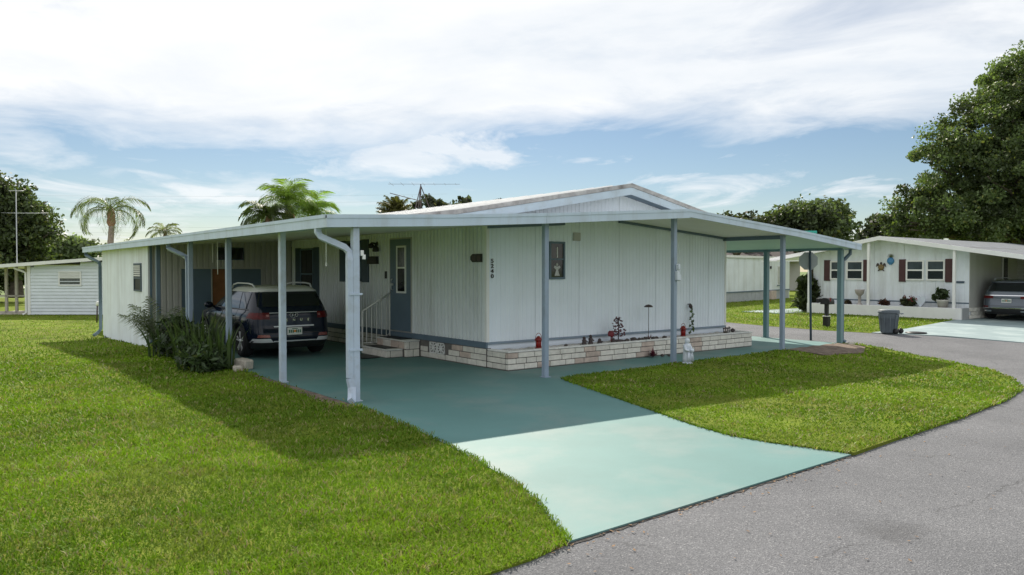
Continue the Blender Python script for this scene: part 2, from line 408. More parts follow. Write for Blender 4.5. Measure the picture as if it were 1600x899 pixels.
LAWN_L = [(x - (.012 if -5.2 < x < -3.7 else 0), y) for x, y in LAWN_L]
poly_sheet('lawn', LAWN_L, lawn_m, sp=.7, zo=-.004, skirt=.55)
LAWN_R = [(x + .012, y - .012) for x, y in DRIVE_R] + [(10.15, -1.9), (9.46, -4.0), (8.43, -5.57), (7.34, -6.4), (5.89, -7.06), (4.11, -7.43), (1.88, -7.7), (.02, -7.8)]
lr = poly_sheet('lawn', LAWN_R, lawn_m, sp=.6, zo=.014, skirt=.5)
LAWN_F = [(14.9, 7.5), (14.54, 5.22), (14.05, 3.18), (13.82, .95), (14.0, -.42), (16.3, -.35), (22.0, .6), (23, .6), (60, .6), (60, 60), (18, 60)]
poly_sheet('lawn', LAWN_F, lawn_m, sp=1.5, zo=-.012, skirt=.55)
LAWN_N = [(16.6, -4.2), (60, -6.0), (60, -30), (17, -30), (15.9, -7)]
poly_sheet('lawn', LAWN_N, lawn_m, sp=2.5, zo=-.02, skirt=.55)
poly_sheet('neighbour_driveway', [(13.99, -.40), (16.3, -.33), (22.0, .55), (30, .55), (30, -4.6), (22, -4.6), (16.5, -4.15), (15.3, -4.0), (14.6, -2.2)], concrete_t, sp=None, zo=.004)
poly_sheet('porch_slab', [(20.6, 6.9), (22.6, 6.9), (26, 6.9), (26, 8.9), (20.6, 8.9)], concrete_t, zo=.02)
street = [(-60, -15.5), (-60, -8.4), (-12, -8.1), (-5.5, -7.9), (-1, -7.7), (4, -7.2), (8.2, -5.3), (9.9, -1.5), (10.03, 2.0), (10.03, 14.0), (10.6, 24), (14, 60), (19, 60), (15.3, 7.5), (15, 5), (14.5, 3), (14.3, 1), (14.4, -2), (15.6, -4.4), (16.5, -7), (17.5, -15.5)]
poly_sheet('street', street, asph, sp=1.5, zo=-.020, skirt=0)
gb = MB(); gb.face([(-900, -900, -.75), (900, -900, -.75), (900, 900, -.75), (-900, 900, -.75)])
ground = gb.build('ground', ground_m); tag(ground, kind='structure')
# the sheet's near field is raised to just below lawns and street
poly_sheet('verge', [(-120, -120), (120, -120), (120, 160), (-120, 160)], ground_m, sp=4.0, zo=-.50, skirt=.4, zf=lambda u, v: float(G(u, v)))
poly_sheet('garden_bed', [(7.35, -1.75), (9.75, -1.70), (9.55, -2.5), (8.5, -3.0), (7.2, -2.75)], soil, sp=.3, zo=.036, skirt=.06, zf=lambda u, v: float(G(u, v)) + .012 * math.sin(u * 9) * math.cos(v * 11))

# ------------------------------------------------------------------ the house
RW = (.13, .012)   # rib pitch, depth
def main_roof(u):  # top of the main roof
    return np.interp(u, [-1.9, -.95, -.35, 3.67, 7.65, 8.4], [2.83, 2.955, 3.055, 3.75, 2.97, 2.86])
def awn(u):        # top of the lower awning roof
    return np.interp(u, [-4.13, -2.15, -.22, 3.6, 7.43, 10.34], [2.635, 2.72, 2.83, 3.085, 2.80, 2.53])
house = thing('mobile_home', 'long white ribbed mobile home with low gable roof and slate blue trim', 'house', (0, 0, 0))
def rib_strip(axis, a0, a1, fixed, z0, ztop, sgn, pitch=.13, dep=.012):
    "ribbed sheet: along axis ('u' or 'v'), facing sgn on the other axis"
    mb = MB(); n = max(1, round((a1 - a0) / pitch)); p = (a1 - a0) / n
    prof = []
    for i in range(n):
        s = a0 + i * p
        prof += [(s, 0), (s + p * .08, dep), (s + p * .70, dep), (s + p * .78, 0)]
    prof.append((a1, 0))
    pts = []
    for a, d in prof:
        f = fixed + sgn * d
        zt = float(ztop(a)) if callable(ztop) else ztop
        pts.append(((a, f, z0), (a, f, zt)) if axis == 'u' else ((f, a, z0), (f, a, zt)))
    vs = [(mb.bm.verts.new(q[0]), mb.bm.verts.new(q[1])) for q in pts]
    for q, r_ in zip(vs, vs[1:]): mb.bm.faces.new((q[0], r_[0], r_[1], q[1]))
    return mb
WL = 7.4
edges = [0.0, 1.20, 2.40, 3.60, 4.80, 6.00, 6.72, WL]
for a, b_ in zip(edges, edges[1:]):
    rib_strip('u', a + .003, b_ - .003, 0, .49, lambda u: main_roof(u) - .10, -1, .105, .008).build('siding_panel', siding, house, recalc=False)
ve = [0.0, 1.17, 2.34, 2.72]
for a, b_ in [(0.03, 1.2), (1.2, 2.4), (2.4, 3.6), (3.6, 4.8), (4.8, 6.0), (6.0, 7.2), (7.2, 8.4), (8.4, 9.6)]:
    o = rib_strip('v', a + .003, b_ - .003, 0, .49, 2.86, -1, .13, .028).build('siding_panel', siding_side, house, recalc=False)
cb = MB(); cb.box(0.02, WL, .02, 17, .2, 2.85); cb.build('wall_core', siding, house)
MB().box(-.022, .05, -.022, .05, .47, 2.84, .006).build('corner_trim', white_m, house)
MB().box(WL - .05, WL + .02, -.02, .05, .47, 2.8, .006).build('corner_trim', white_m, house)
MB().box(-.045, 0, -.04, 9.55, .375, .492, .006).build('skirt_band', slate, house)
MB().box(.003, WL, -.03, 0, .445, .489, .004).build('skirt_band', M('mid_blue_band', (.22, .28, .35), .5, .1, 2), house)
# main roof slab, with standing seams, and weathered rake edge
def roof_slab(fn, us, v0, v1, th, name, mat, parent, dz=0):
    mb = MB(); top = [(u, float(fn(u)) + dz) for u in us]; bot = [(u, z - th) for u, z in top]
    mb.prism(top + bot[::-1], 'y', v0, v1); return mb.build(name, mat, parent)
us = [-1.9, -.95, -.35, .6, 1.6, 2.6, 3.67, 4.7, 5.7, 6.7, 7.65, 8.4]
roof_slab(main_roof, us, -.285, 17.3, .05, 'roof', roof_m, house)
for v in np.arange(.3, 17, .6):
    mb = MB()
    for h in (us[:7], us[6:]):
        top = [(u, float(main_roof(u)) + .022) for u in h]; bot = [(u, z - .03) for u, z in top]
        mb.prism(top + bot[::-1], 'y', v, v + .03)
    mb.build('roof_seam', roof_m, house)
roof_slab(main_roof, us, -.325, -.287, .085, 'rake_edge', rake_m, house, .012)
for seg in (us[1:7], us[6:]):
    roof_slab(lambda u: main_roof(u) - .078, seg, -.312, -.285, .155, 'gable_fascia', trim_blue, house)
    mb = MB(); top = [(u, float(main_roof(u)) - .205) for u in seg]; mb.prism(top + [(u, z - .02) for u, z in top[::-1]], 'y', -.284, -.01); mb.build('gable_soffit', slate, house)
# skirting bricks along the side, with the pierced vent block
BM = {}
def brick(parent, kind, loc, size, mat):
    key = (tuple(round(q, 3) for q in size), mat.name)
    if key not in BM:
        mb = MB(); sx, sy, sz = size; mb.box(-sx / 2, sx / 2, -sy / 2, sy / 2, -sz / 2, sz / 2, .007)
        bm = mb.bm; me = bpy.data.meshes.new(kind); bm.to_mesh(me); bm.free(); me.materials.append(mat); BM[key] = me
    o = Vector(parent.get('_o', (0, 0, 0)))
    return link(kind, BM[key], parent, Vector(loc) - o)
def brick_wall(parent, axis, a0, a1, face, sgn, z0, courses, h=.108, ln=.40, th=.09, jt=.013, pink=(), seed=1, skip=None):
    "courses of bricks as single objects, joints recessed on a mortar bed"
    q = random.Random(seed)
    for c_ in range(courses):
        a = a0; first = True
        while a < a1 - .03:
            l = ln * (.5 if (first and c_ % 2) else 1) * q.choice([1, 1, 1, .62, .8]); first = False
            b_ = min(a + l, a1)
            if a1 - b_ < .12: b_ = a1
            z = z0 + (c_ + .5) * h
            if not (skip and skip(a, b_, c_)):
                pk = any(abs((a + b_) / 2 - (p + c_ * s_)) < wd for p, s_, wd in pink) or q.random() < .025
                prd = q.uniform(-.004, .004)
                cc = face - sgn * (th / 2 + prd)
                if axis == 'u': loc, size = ((a + b_) / 2, cc, z), (b_ - a - jt, th, h - jt)
                else: loc, size = (cc, (a + b_) / 2, z), (th, b_ - a - jt, h - jt)
                brick(parent, 'brick', loc, size, brick_p if pk else brick_m)
            a = b_
VENT = (1.42, 2.06)
MB().box(-.012, .1, .0, 9.55, 0, .372).build('mortar_bed', mortar, house)
brick_wall(house, 'v', .0, 2.42, -.022, -1, 0.012, 3, h=.118, pink=((1.1, -.3, .09),), seed=5, skip=lambda a, b_, c_: c_ >= 1 and b_ > VENT[0] and a < VENT[1] - .02)
brick_wall(house, 'v', 3.78, 9.4, -.022, -1, 0.012, 3, h=.118, seed=9)
vb = MB()
for i in range(2):
    o0 = VENT[0] + .03 + i * .295; y0, y1, z0, z1 = o0, o0 + .285, .125, .36
    yc, zc = (y0 + y1) / 2, (z0 + z1) / 2
    for q in ((y0, y1, z0, z0 + .02), (y0, y1, z1 - .02, z1), (y0, y0 + .02, z0, z1), (y1 - .02, y1, z0, z1)): vb.box(-.035, -.014, *q)
    for dy, dz in ((1, 1), (1, -1)):
        vb.rbar([(-.026, yc - .13 * dy, zc - .10 * dz), (-.026, yc + .13 * dy, zc + .10 * dz)], .022, .02, Vector((1, 0, 0)))
    vb.box(-.037, -.013, yc - .011, yc + .011, z0, z1); vb.box(-.038, -.0125, y0, y1, zc - .009, zc + .009)
vb.build('vent_block', white_m, house)
# entry door
d = MB().box(-.055, -.012, 2.78, 3.69, .515, 2.57, .004).build('entry_door', slate, house); org = house
df = MB()
for q in ((2.745, 2.775, .49, 2.60), (3.695, 3.725, .49, 2.60), (2.775, 3.695, 2.573, 2.60)): df.box(-.05, -.008, *q)
df.build('door_frame', beige_sid, house)
MB().box(-.06, -.01, 2.75, 3.72, .485, .513).build('door_sill', alu, house)
def sub(mb, name, mat, parent):  # sub-part given in world coordinates
    o = mb.build(name, mat, None, org=house.location if parent is None else None); o.parent = parent; o['_p'] = 1; return o
wf = MB()
for q in ((2.955, 3.0, 1.36, 2.42), (3.33, 3.375, 1.36, 2.42), (3.0, 3.33, 1.36, 1.40), (3.0, 3.33, 2.38, 2.42), (3.0, 3.33, 1.91, 1.945)): wf.box(-.075, -.05, *q)
sub(wf, 'window_frame', white_m, d)
sub(MB().box(-.064, -.05, 3.0, 3.33, 1.945, 2.38), 'pane', glass_c, d); sub(MB().box(-.064, -.05, 3.0, 3.33, 1.40, 1.91), 'pane', glass_d, d)
sub(MB().tube([(-.06, 3.55, 1.42), (-.10, 3.56, 1.44), (-.11, 3.56, 1.56), (-.10, 3.56, 1.66), (-.06, 3.55, 1.68)], .014, 6).tube([(-.05, 3.55, 1.55), (-.10, 3.55, 1.55)], .03, 8), 'handle', alu, d)
# windows with shutters on the carport side
for v0, v1, z0, z1 in ((4.80, 6.38, 1.60, 2.60), (7.65, 9.28, 1.05, 2.48)):
    fr = MB(); a, b_ = v0 + .36, v1 - .36
    for q in ((a, a + .05, z0, z1), (b_ - .05, b_, z0, z1), (a, b_, z0, z0 + .05), (a, b_, z1 - .05, z1), (a, b_, (z0 + z1) / 2 - .02, (z0 + z1) / 2 + .02)): fr.box(-.055, -.012, *q)
    f = fr.build('window', slate, house)
    sub(MB().box(-.035, -.0135, a + .05, b_ - .05, z0 + .05, z1 - .05), 'pane', glass_d, f)
    for p, q_ in ((v0, a - .01), (b_ + .01, v1)):
        sh = MB().box(-.045, -.013, p, q_, z0 - .02, z1 + .02, .004)
        zz = z0 + .06
        while zz < z1 - .06: sh.box(-.052, -.044, p + .05, q_ - .05, zz, zz + .03); zz += .05
        sh.build('shutter', slate_d, house)
# narrow front window with its two sashes and hangings
fr = MB(); a, b_, z0, z1 = 1.55, 1.97, 1.69, 2.46
for q in ((a, a + .04, z0, z1), (b_ - .04, b_, z0, z1), (a + .04, b_ - .04, z0, z0 + .04), (a + .04, b_ - .04, z1 - .04, z1), (a + .04, b_ - .04, 2.085, 2.115)): fr.box(q[0], q[1], -.05, -.002, q[2], q[3])
f = fr.build('window', slate, house)
sub(MB().box(a + .04, b_ - .04, -.03, -.007, 2.115, z1 - .04), 'pane', M('brownish_glass', (.055, .045, .043), .1, .3, 6, spec=.6), f)
sub(MB().box(a + .04, b_ - .04, -.03, -.007, z0 + .04, 2.085), 'pane', glass_d, f)
sub(MB().box(1.755, 1.775, -.036, -.031, 2.13, 2.35), 'window_candle', white_m, f)
an = MB(); an.prism([(1.69, 1.76), (1.83, 1.76), (1.785, 1.88), (1.85, 1.93), (1.83, 1.97), (1.775, 1.95), (1.745, 1.95), (1.69, 1.97), (1.67, 1.93), (1.735, 1.88)], 'y', -.036, -.031); an.lathe([(.0, -.037), (.032, -.036), (.032, -.031), (0, -.0305)], 10, (1.76, 0, 1.99), 'Y')
sub(an, 'window_angel', M('frosted_figure', (.5, .5, .5), .5), f)
MB().box(2.21, 2.41, -.05, -.003, 2.49, 2.66, .01).box(2.235, 2.385, -.056, -.049, 2.515, 2.635).build('wall_vent', beige_sid, house)
# house number, one digit above the other
for i, ch in enumerate('5240'):
    me = text_mesh(ch, .108, .004); me.transform(Matrix.Diagonal((1.35, 1, 1, 1))); me.transform(Matrix.Rotation(R(90), 4, 'X')); me.transform(Matrix.Translation((.115, -.024, 2.05 - i * .098))); me.materials.append(black_m)
    link('house_number', me, house)
# lamps, mail box and bell by the door
o = MB().lathe([(.055, -.012), (.05, -.035), (.0, -.04)], 12, (0, 4.36, 2.50), 'X').tube([(-.03, 4.36, 2.5), (-.10, 4.30, 2.47), (-.13, 4.24, 2.42)], .02, 8).lathe([(.03, .03), (.07, -.02), (.078, -.10), (.06, -.115), (0, -.1)], 12, (-.13, 4.24, 2.42), 'Z').lathe([(.03, .03), (.07, -.02), (.075, -.08), (0, -.09)], 12, (-.13, 4.47, 2.48), 'Z').tube([(-.03, 4.36, 2.5), (-.13, 4.47, 2.52)], .02, 8).build('flood_lamp', black_m, house)
MB().prism([(4.28, 2.02), (4.74, 2.02), (4.72, 2.10), (4.62, 2.20), (4.28, 2.20)], 'x', -.11, -.013).build('letter_box', black_m, house)
MB().box(-.04, -.012, 3.88, 3.99, 1.68, 1.85, .01).build('door_bell', black_m, house)
o = MB().prism([(.10, 2.03), (.40, 2.03), (.47, 2.08), (.47, 2.14), (.40, 2.19), (.10, 2.19)], 'x', -.06, -.012).build('wall_plaque', black_m, house)
sub(MB().box(-.066, -.0595, .13, .24, 2.06, 2.16, .004).box(-.066, -.0595, .28, .41, 2.06, 2.16, .004), 'plaque_inset', bronze, o)
# rooftop aerial
an = thing('television_aerial', 'old television aerial on a small tripod on the white roof ridge', 'aerial', (3.67, 8.5, 3.74))
mb = MB(); top = Vector((3.67, 8.5, 4.52))
for q in ((3.45, 8.3), (3.9, 8.3), (3.67, 8.85)): mb.tube([(q[0], q[1], float(main_roof(q[0])) + .0), top - Vector((0, 0, .05))], .016, 5)
mb.build('tripod', bronze, an)
MB().tube([(3.67, 8.5, 3.78), top], .018, 6).build('mast', bronze, an)
mb = MB(); bd = Vector((.8, -.6, 0)); mb.tube([top - bd * 1.0 - Vector((0, 0, .0)), top + bd * 1.2], .006, 4)
for k in range(7): p = top + bd * (-.9 + k * .33); e = Vector((.6, .8, 0)) * (.5 - k * .045); mb.tube([p - e, p + e], .004, 4)
mb.build('antenna_boom', bronze, an)
mb = MB(); p0 = top - Vector((.45, .35, .42)); mb.tube([p0 - Vector((.62, -.35, -.08)), p0 + Vector((.62, .5, -.1))], .012, 5)
for k in range(5): p = p0 + Vector((-.5 + k * .25, .2 - k * .05, .0)); mb.tube([p - Vector((.1, .16, 0)), p + Vector((.1, .16, 0))], .006, 4)
mb.build('antenna_boom', bronze, an)

# ------------------------------------------------------------------ awning: carport, front strip and right canopy under one low roof
aw = thing('carport_awning', 'pale blue edged metal awning roof on posts wrapping three sides of the mobile home', 'carport', (-4.13, -1.95, 0))
ua = [-4.13, -2.15, -.22, 1.7, 3.6, 5.5, 7.43, 10.34]
roof_slab(awn, ua, -1.93, -.006, .03, 'roof_sheet', roof_m, aw)
roof_slab(awn, [-4.11, -2.15, -.03], -.005, 17.6, .03, 'roof_sheet', roof_m, aw)
roof_slab(awn, [7.43, 8.9, 10.32], -.004, 14, .03, 'roof_sheet', roof_m, aw)
def soff(us_, v0, v1, mat): roof_slab(lambda u: awn(u) - .10, us_, v0, v1, .02, 'soffit', mat, aw)
soff([-4.10, -2.15, -.22, 1.7, 3.6, 5.5, 7.30], -1.90, -.016, soffit_m)
soff([-4.10, -2.15, -.03], -.014, 17.5, soffit_m)
soff([7.34, 8.9, 10.30], -1.90, 14, soffit_g)
# fascia: gutter face below, thin capping above, in lengths with joints
for a, b_ in ((-4.15, -.17), (-.165, 3.6), (3.6, 7.0), (7.005, 10.36)):
    q = [u for u in ua if a < u < b_]; q = [a] + q + [b_]
    roof_slab(lambda u: awn(u), q, -1.962, -1.931, .165 if a < 3 else .15, 'fascia', fascia_m, aw)
    roof_slab(lambda u: awn(u) + .012, q, -1.972, -1.9, .052, 'roof_edge', fascia_m, aw)
for a, b_ in ((-1.93, 4.0), (4.004, 10.0), (10.004, 17.7)):
    MB().box(-4.15, -4.12, a, b_, 2.47, 2.64).build('fascia', fascia_m, aw)
    MB().box(-4.162, -4.09, a, b_, 2.598, 2.648).build('roof_edge', fascia_m, aw)
MB().box(10.325, 10.355, -1.93, 14, 2.40, 2.53).build('fascia', fascia_m, aw)
MB().prism([(-4.13, 2.46), (-.0, 2.64), (-.0, 2.82), (-4.13, 2.62)], 'y', 17.6, 17.63).build('fascia', fascia_m, aw)
# headers where roof meets wall
for a, b_ in ((.0, 1.95), (3.56, 7.3)):
    q = [a] + [u for u in ua if a < u < b_] + [b_]
    roof_slab(lambda u: awn(u) - .118, q, -.07, -.02, .055, 'header', slate, aw)
MB().box(7.29, 7.39, -1.6, -.0, 2.60, 2.70).build('beam', slate, aw)
MB().box(9.99, 10.09, -1.6, 14, 2.38, 2.47).build('beam', post_teal, aw)
MB().box(-3.86, -3.76, -1.7, 9.5, 2.50, 2.575).build('beam', trim_blue, aw)
# posts
def post(u, v, z1, mat, wd=.09, dp=.09, z0=.0, lean=(0, 0), label=None):
    mb = MB(); mb.box(-wd / 2, wd / 2, -dp / 2, dp / 2, z0, z1, .008)
    for vtx in mb.bm.verts:
        k = (vtx.co.z - z0) / (z1 - z0); vtx.co.x += u + lean[0] * k; vtx.co.y += v + lean[1] * k
    mb.box(u - wd * .75, u + wd * .75, v - dp * .75, v + dp * .75, z0, z0 + .012)
    o = mb.build('post', mat, aw)
    if label: o['label'] = label
for v, m_ in ((.58, post_pale), (3.37, post_m), (6.01, post_m), (8.9, slate)): post(-3.80, v, 2.51, m_, .10, .10)
post(-3.67, -1.85, 2.49, post_pale, .10, .10)
for u, m_ in ((.06, post_m), (3.47, post_m), (7.32, post_m)): post(u, -1.66, float(awn(u)) - .13, m_, .095, .095, z0=.0)
post(10.03, -1.58, 2.40, post_teal, .12, .12); post(10.03, .58, 2.40, post_teal, .12, .12)
# downspouts
up1 = Vector((0, 1, 0))
ds = MB().rbar([(-4.10, -1.55, 2.49), (-4.10, -1.55, 2.42), (-4.07, -1.58, 2.35), (-3.80, -1.79, 2.20), (-3.75, -1.83, 2.13), (-3.765, -1.86, 2.02), (-3.765, -1.86, .34)], .085, .07, up1)
ds.rbar([(-3.765, -1.86, .335), (-3.74, -1.87, .20), (-3.78, -1.95, .08), (-3.83, -2.04, .035)], .09, .075, up1)
for z in (1.52, .72): ds.box(-3.785, -3.585, -1.91, -1.79, z, z + .03)
ds.build('downspout', post_pale, aw)
MB().rbar([(-4.04, 6.9, 2.47), (-4.04, 6.9, 2.38), (-3.88, 6.35, 2.22), (-3.84, 6.15, 2.16), (-3.83, 6.12, 2.05), (-3.83, 6.12, .05)], .08, .07, up1).build('downspout', post_m, aw)
MB().rbar([(-4.1, 17.3, 2.47), (-4.1, 17.3, 2.36), (-3.97, 16.4, 2.18), (-3.91, 16.05, 2.1), (-3.91, 16.0, 1.98), (-3.91, 16.0, -.05), (-4.0, 16.0, -.16), (-4.13, 15.9, -.24)], .09, .08, up1).build('downspout', slate, aw)
MB().rbar([(10.28, -1.7, 2.40), (10.28, -1.7, 2.30), (10.2, -1.62, 2.18), (10.14, -1.58, 2.1), (10.14, -1.58, .1), (10.2, -1.64, .03)], .07, .06, up1).build('downspout', slate, aw)
# small fittings on posts
MB().box(-3.60, -3.555, -1.90, -1.85, 2.08, 2.16, .006).box(-3.57, -3.525, -1.90, -1.86, 2.03, 2.10, .006).build('cord_bracket', white_m, aw)
MB().box(3.44, 3.53, -1.78, -1.71, 1.67, 1.86, .01).box(3.46, 3.51, -1.80, -1.71, 1.88, 2.0, .01).box(3.50, 3.60, -1.75, -1.69, 1.66, 1.78, .01).build('socket_box', stone_w, aw)
MB().tube([(-3.3, -.05, 2.55), (-3.3, -.05, 1.98)], .009, 6).lathe([(.006, .05), (.018, .0), (.012, -.03), (0, -.035)], 8, (-3.3, -.05, 1.97)).build('pull_cord', white_m, aw)
MB().tube([(-3.45, 5.2, 2.5), (-3.45, 5.2, 1.78)], .009, 6).build('pull_cord', white_m, aw)
MB().tube([(-3.2, 6.4, 2.5), (-3.2, 6.4, 2.05)], .009, 6).build('pull_cord', white_m, aw)

# ------------------------------------------------------------------ storage shed at the end of the carport
sh = thing('storage_shed', 'white board storage shed with grey ribbed front under the carport roof', 'shed', (-3.88, 9.6, -.3))
vs_ = 9.6
while vs_ < 15.7:
    b_ = min(vs_ + rnd.choice([.6, 1.0, .8]), 15.75); zb = -.15 - .012 * (vs_ - 9.6) * 1.6 + rnd.choice([0, .03, -.02])
    MB().box(-3.885, -3.86, vs_ + .004, b_ - .004, zb, 2.50, .003).build('wall_board', board_w, sh); vs_ = b_
MB().box(-3.86, -3.80, 9.63, 15.7, -.25, 2.5).build('wall_core', slate, sh)
MB().box(-3.86, 0, 15.6, 15.7, -.3, 2.6).build('back_wall', board_w, sh)
o = MB()
for q in ((10.28, 10.33, 1.30, 2.06), (11.09, 11.14, 1.30, 2.06), (10.33, 11.09, 1.30, 1.34), (10.33, 11.09, 2.02, 2.06), (10.33, 11.09, 1.64, 1.68)): o.box(-3.915, -3.884, *q)
o = o.build('window', slate_d, sh)
def subw(mb, name, mat, root, parent):
    ob = mb.build(name, mat, None, org=root['_o']); ob.parent = parent; ob['_p'] = 1; return ob
subw(MB().box(-3.895, -3.886, 10.33, 11.09, 1.34, 2.02), 'pane', M('dusty_black_glass', (.012, .013, .015), .5, .2, 5, spec=.2), sh, o)
for k in range(6):
    z = 1.71 + k * .052
    subw(MB().box(-3.925, -3.895, 10.34, 11.08, z, z + .028, M4=None), 'louvre', white_m, sh, o)
def ztop_sh(u): return float(awn(u)) - .10
for a, b_ in ((-3.86, -3.11), (-.91, -.02)):
    n = max(1, round((b_ - a) / .75))
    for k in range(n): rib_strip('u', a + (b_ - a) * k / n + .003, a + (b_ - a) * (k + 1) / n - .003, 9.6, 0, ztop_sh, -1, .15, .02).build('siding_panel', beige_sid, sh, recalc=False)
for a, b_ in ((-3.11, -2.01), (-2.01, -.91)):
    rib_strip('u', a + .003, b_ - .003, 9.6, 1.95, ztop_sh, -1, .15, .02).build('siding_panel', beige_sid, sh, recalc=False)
MB().box(-3.85, -3.79, 9.56, 9.6, 0, 2.5, .004).build('corner_trim', slate, sh)
MB().box(-3.84, 0, 9.625, 9.66, 0, 2.55).build('wall_core', slate_d, sh)
for a, b_ in ((-3.07, -2.30), (-1.88, -.93)):
    MB().box(a, b_, 9.575, 9.62, .02, 1.90, .004).build('shed_door', slate, sh)
MB().box(-2.27, -1.90, 9.60, 9.63, .02, 1.90, .004).build('inner_door', brown_door, sh)
MB().box(-2.30, -2.27, 9.57, 9.63, .0, 1.91).box(-3.11, -3.07, 9.56, 9.62, 0, 1.95).box(-.93, -.89, 9.56, 9.62, 0, 1.95).box(-3.07, -.93, 9.56, 9.62, 1.905, 1.95).build('door_frame', beige_sid, sh)
for a, b_ in ((-2.13, -1.80), (-1.77, -1.43)):
    o = MB().box(a - .02, b_ + .02, 9.565, 9.60, 2.15, 2.50).build('window', slate_d, sh)
    subw(MB().box(a, b_, 9.558, 9.566, 2.17, 2.48), 'pane', glass_d, sh, o)

# ------------------------------------------------------------------ planter and steps
pl = thing('brick_planter', 'low white brick planter bed with pinkish bricks along the front wall', 'planter', (0, -.66, 0))
PINK = ((2.35, .10, .15), (2.75, .10, .12), (4.75, .06, .2), (6.1, -.12, .17))
MB().box(.012, 7.575, -.648, -.05, 0, .30).build('mortar_bed', mortar, pl)
brick_wall(pl, 'u', 0.0, 7.59, -.66, -1, .012, 3, h=.108, pink=((1.95, .14, .2), (3.72, .03, .2), (5.55, -.14, .17)), seed=3)
brick_wall(pl, 'v', -.568, -.0, -.002, -1, .012, 3, h=.108, seed=4)
brick_wall(pl, 'v', -.568, -.0, 7.59, 1, .012, 3, h=.108, seed=6)
x = 0.0
while x < 7.55:
    b_ = min(x + .62, 7.6); MB().box(x + .003, b_ - .003, -.672, -.55, .338, .366, .005).build('cap_tile', cap_m, pl); x = b_
MB().box(-.008, .12, -.548, -.03, .338, .366, .005).build('cap_tile', cap_m, pl); MB().box(7.48, 7.6, -.548, -.03, .338, .366, .005).build('cap_tile', cap_m, pl)
gv = MB(); gr = bmesh.ops.create_grid(gv.bm, x_segments=90, y_segments=8, size=.5)
for v in gr['verts']: v.co = Vector((3.8 + v.co.x * 7.36, -.295 + v.co.y * .52, .335 + rnd.uniform(-.012, .014)))
gv.build('gravel_fill', gravel_m, pl)

stp = thing('entry_steps', 'two white brick steps with a thin metal railing below the entry door', 'steps', (-.4, 3.1, 0))
MB().box(-.74, -.03, 2.60, 3.74, 0, .155).box(-.36, -.03, 2.45, 3.74, .155, .335).box(-.36, -.03, 2.45, 2.6, 0, .155).build('mortar_bed', mortar, stp)
brick_wall(stp, 'v', 2.58, 3.75, -.755, -1, .006, 1, h=.15, ln=.42, seed=21)
brick_wall(stp, 'u', -.66, -.36, 2.575, -1, .006, 1, h=.15, ln=.3, seed=22)
brick_wall(stp, 'u', -.37, -.03, 2.43, -1, .006, 2, h=.165, ln=.3, seed=25)
brick_wall(stp, 'v', 2.52, 3.75, -.375, -1, .175, 1, h=.16, ln=.36, pink=((2.8, 0, .2), (3.5, 0, .2)), seed=24)
MB().box(-.775, -.375, 2.555, 3.765, .157, .185, .006).build('tread', cap_m, stp); MB().box(-.395, -.03, 2.41, 3.765, .337, .365, .006).build('tread', cap_m, stp)
MB().box(-.72, -.40, 2.75, 3.6, .186, .197).build('tread_mat', black_m, stp); MB().box(-.36, -.06, 2.70, 3.62, .366, .378).build('tread_mat', black_m, stp)
rl = MB().tube([(-.745, 3.72, .185), (-.745, 3.72, .95)], .022, 6).tube([(-.745, 3.72, .95), (-.05, 3.72, 1.34)], .022, 6).tube([(-.05, 3.72, 1.34), (-.05, 3.72, .365)], .022, 6).tube([(-.745, 3.72, .24), (-.40, 3.72, .24)], .012, 5).tube([(-.40, 3.72, .24), (-.05, 3.72, .42)], .012, 5).build('railing', iron, stp)
for k in range(5):
    u = -.64 + k * .125; subw(MB().tube([(u, 3.72, .24 if u < -.4 else .24 + (u + .4) * .51), (u, 3.72, .95 + (u + .745) * .56)], .013, 5), 'baluster', iron, stp, rl)
tag(MB().box(-1.25, -.85, 2.7, 3.5, .014, .026, .004).build('door_mat', black_m), 'black mat on the green slab before the lower step', 'mat')

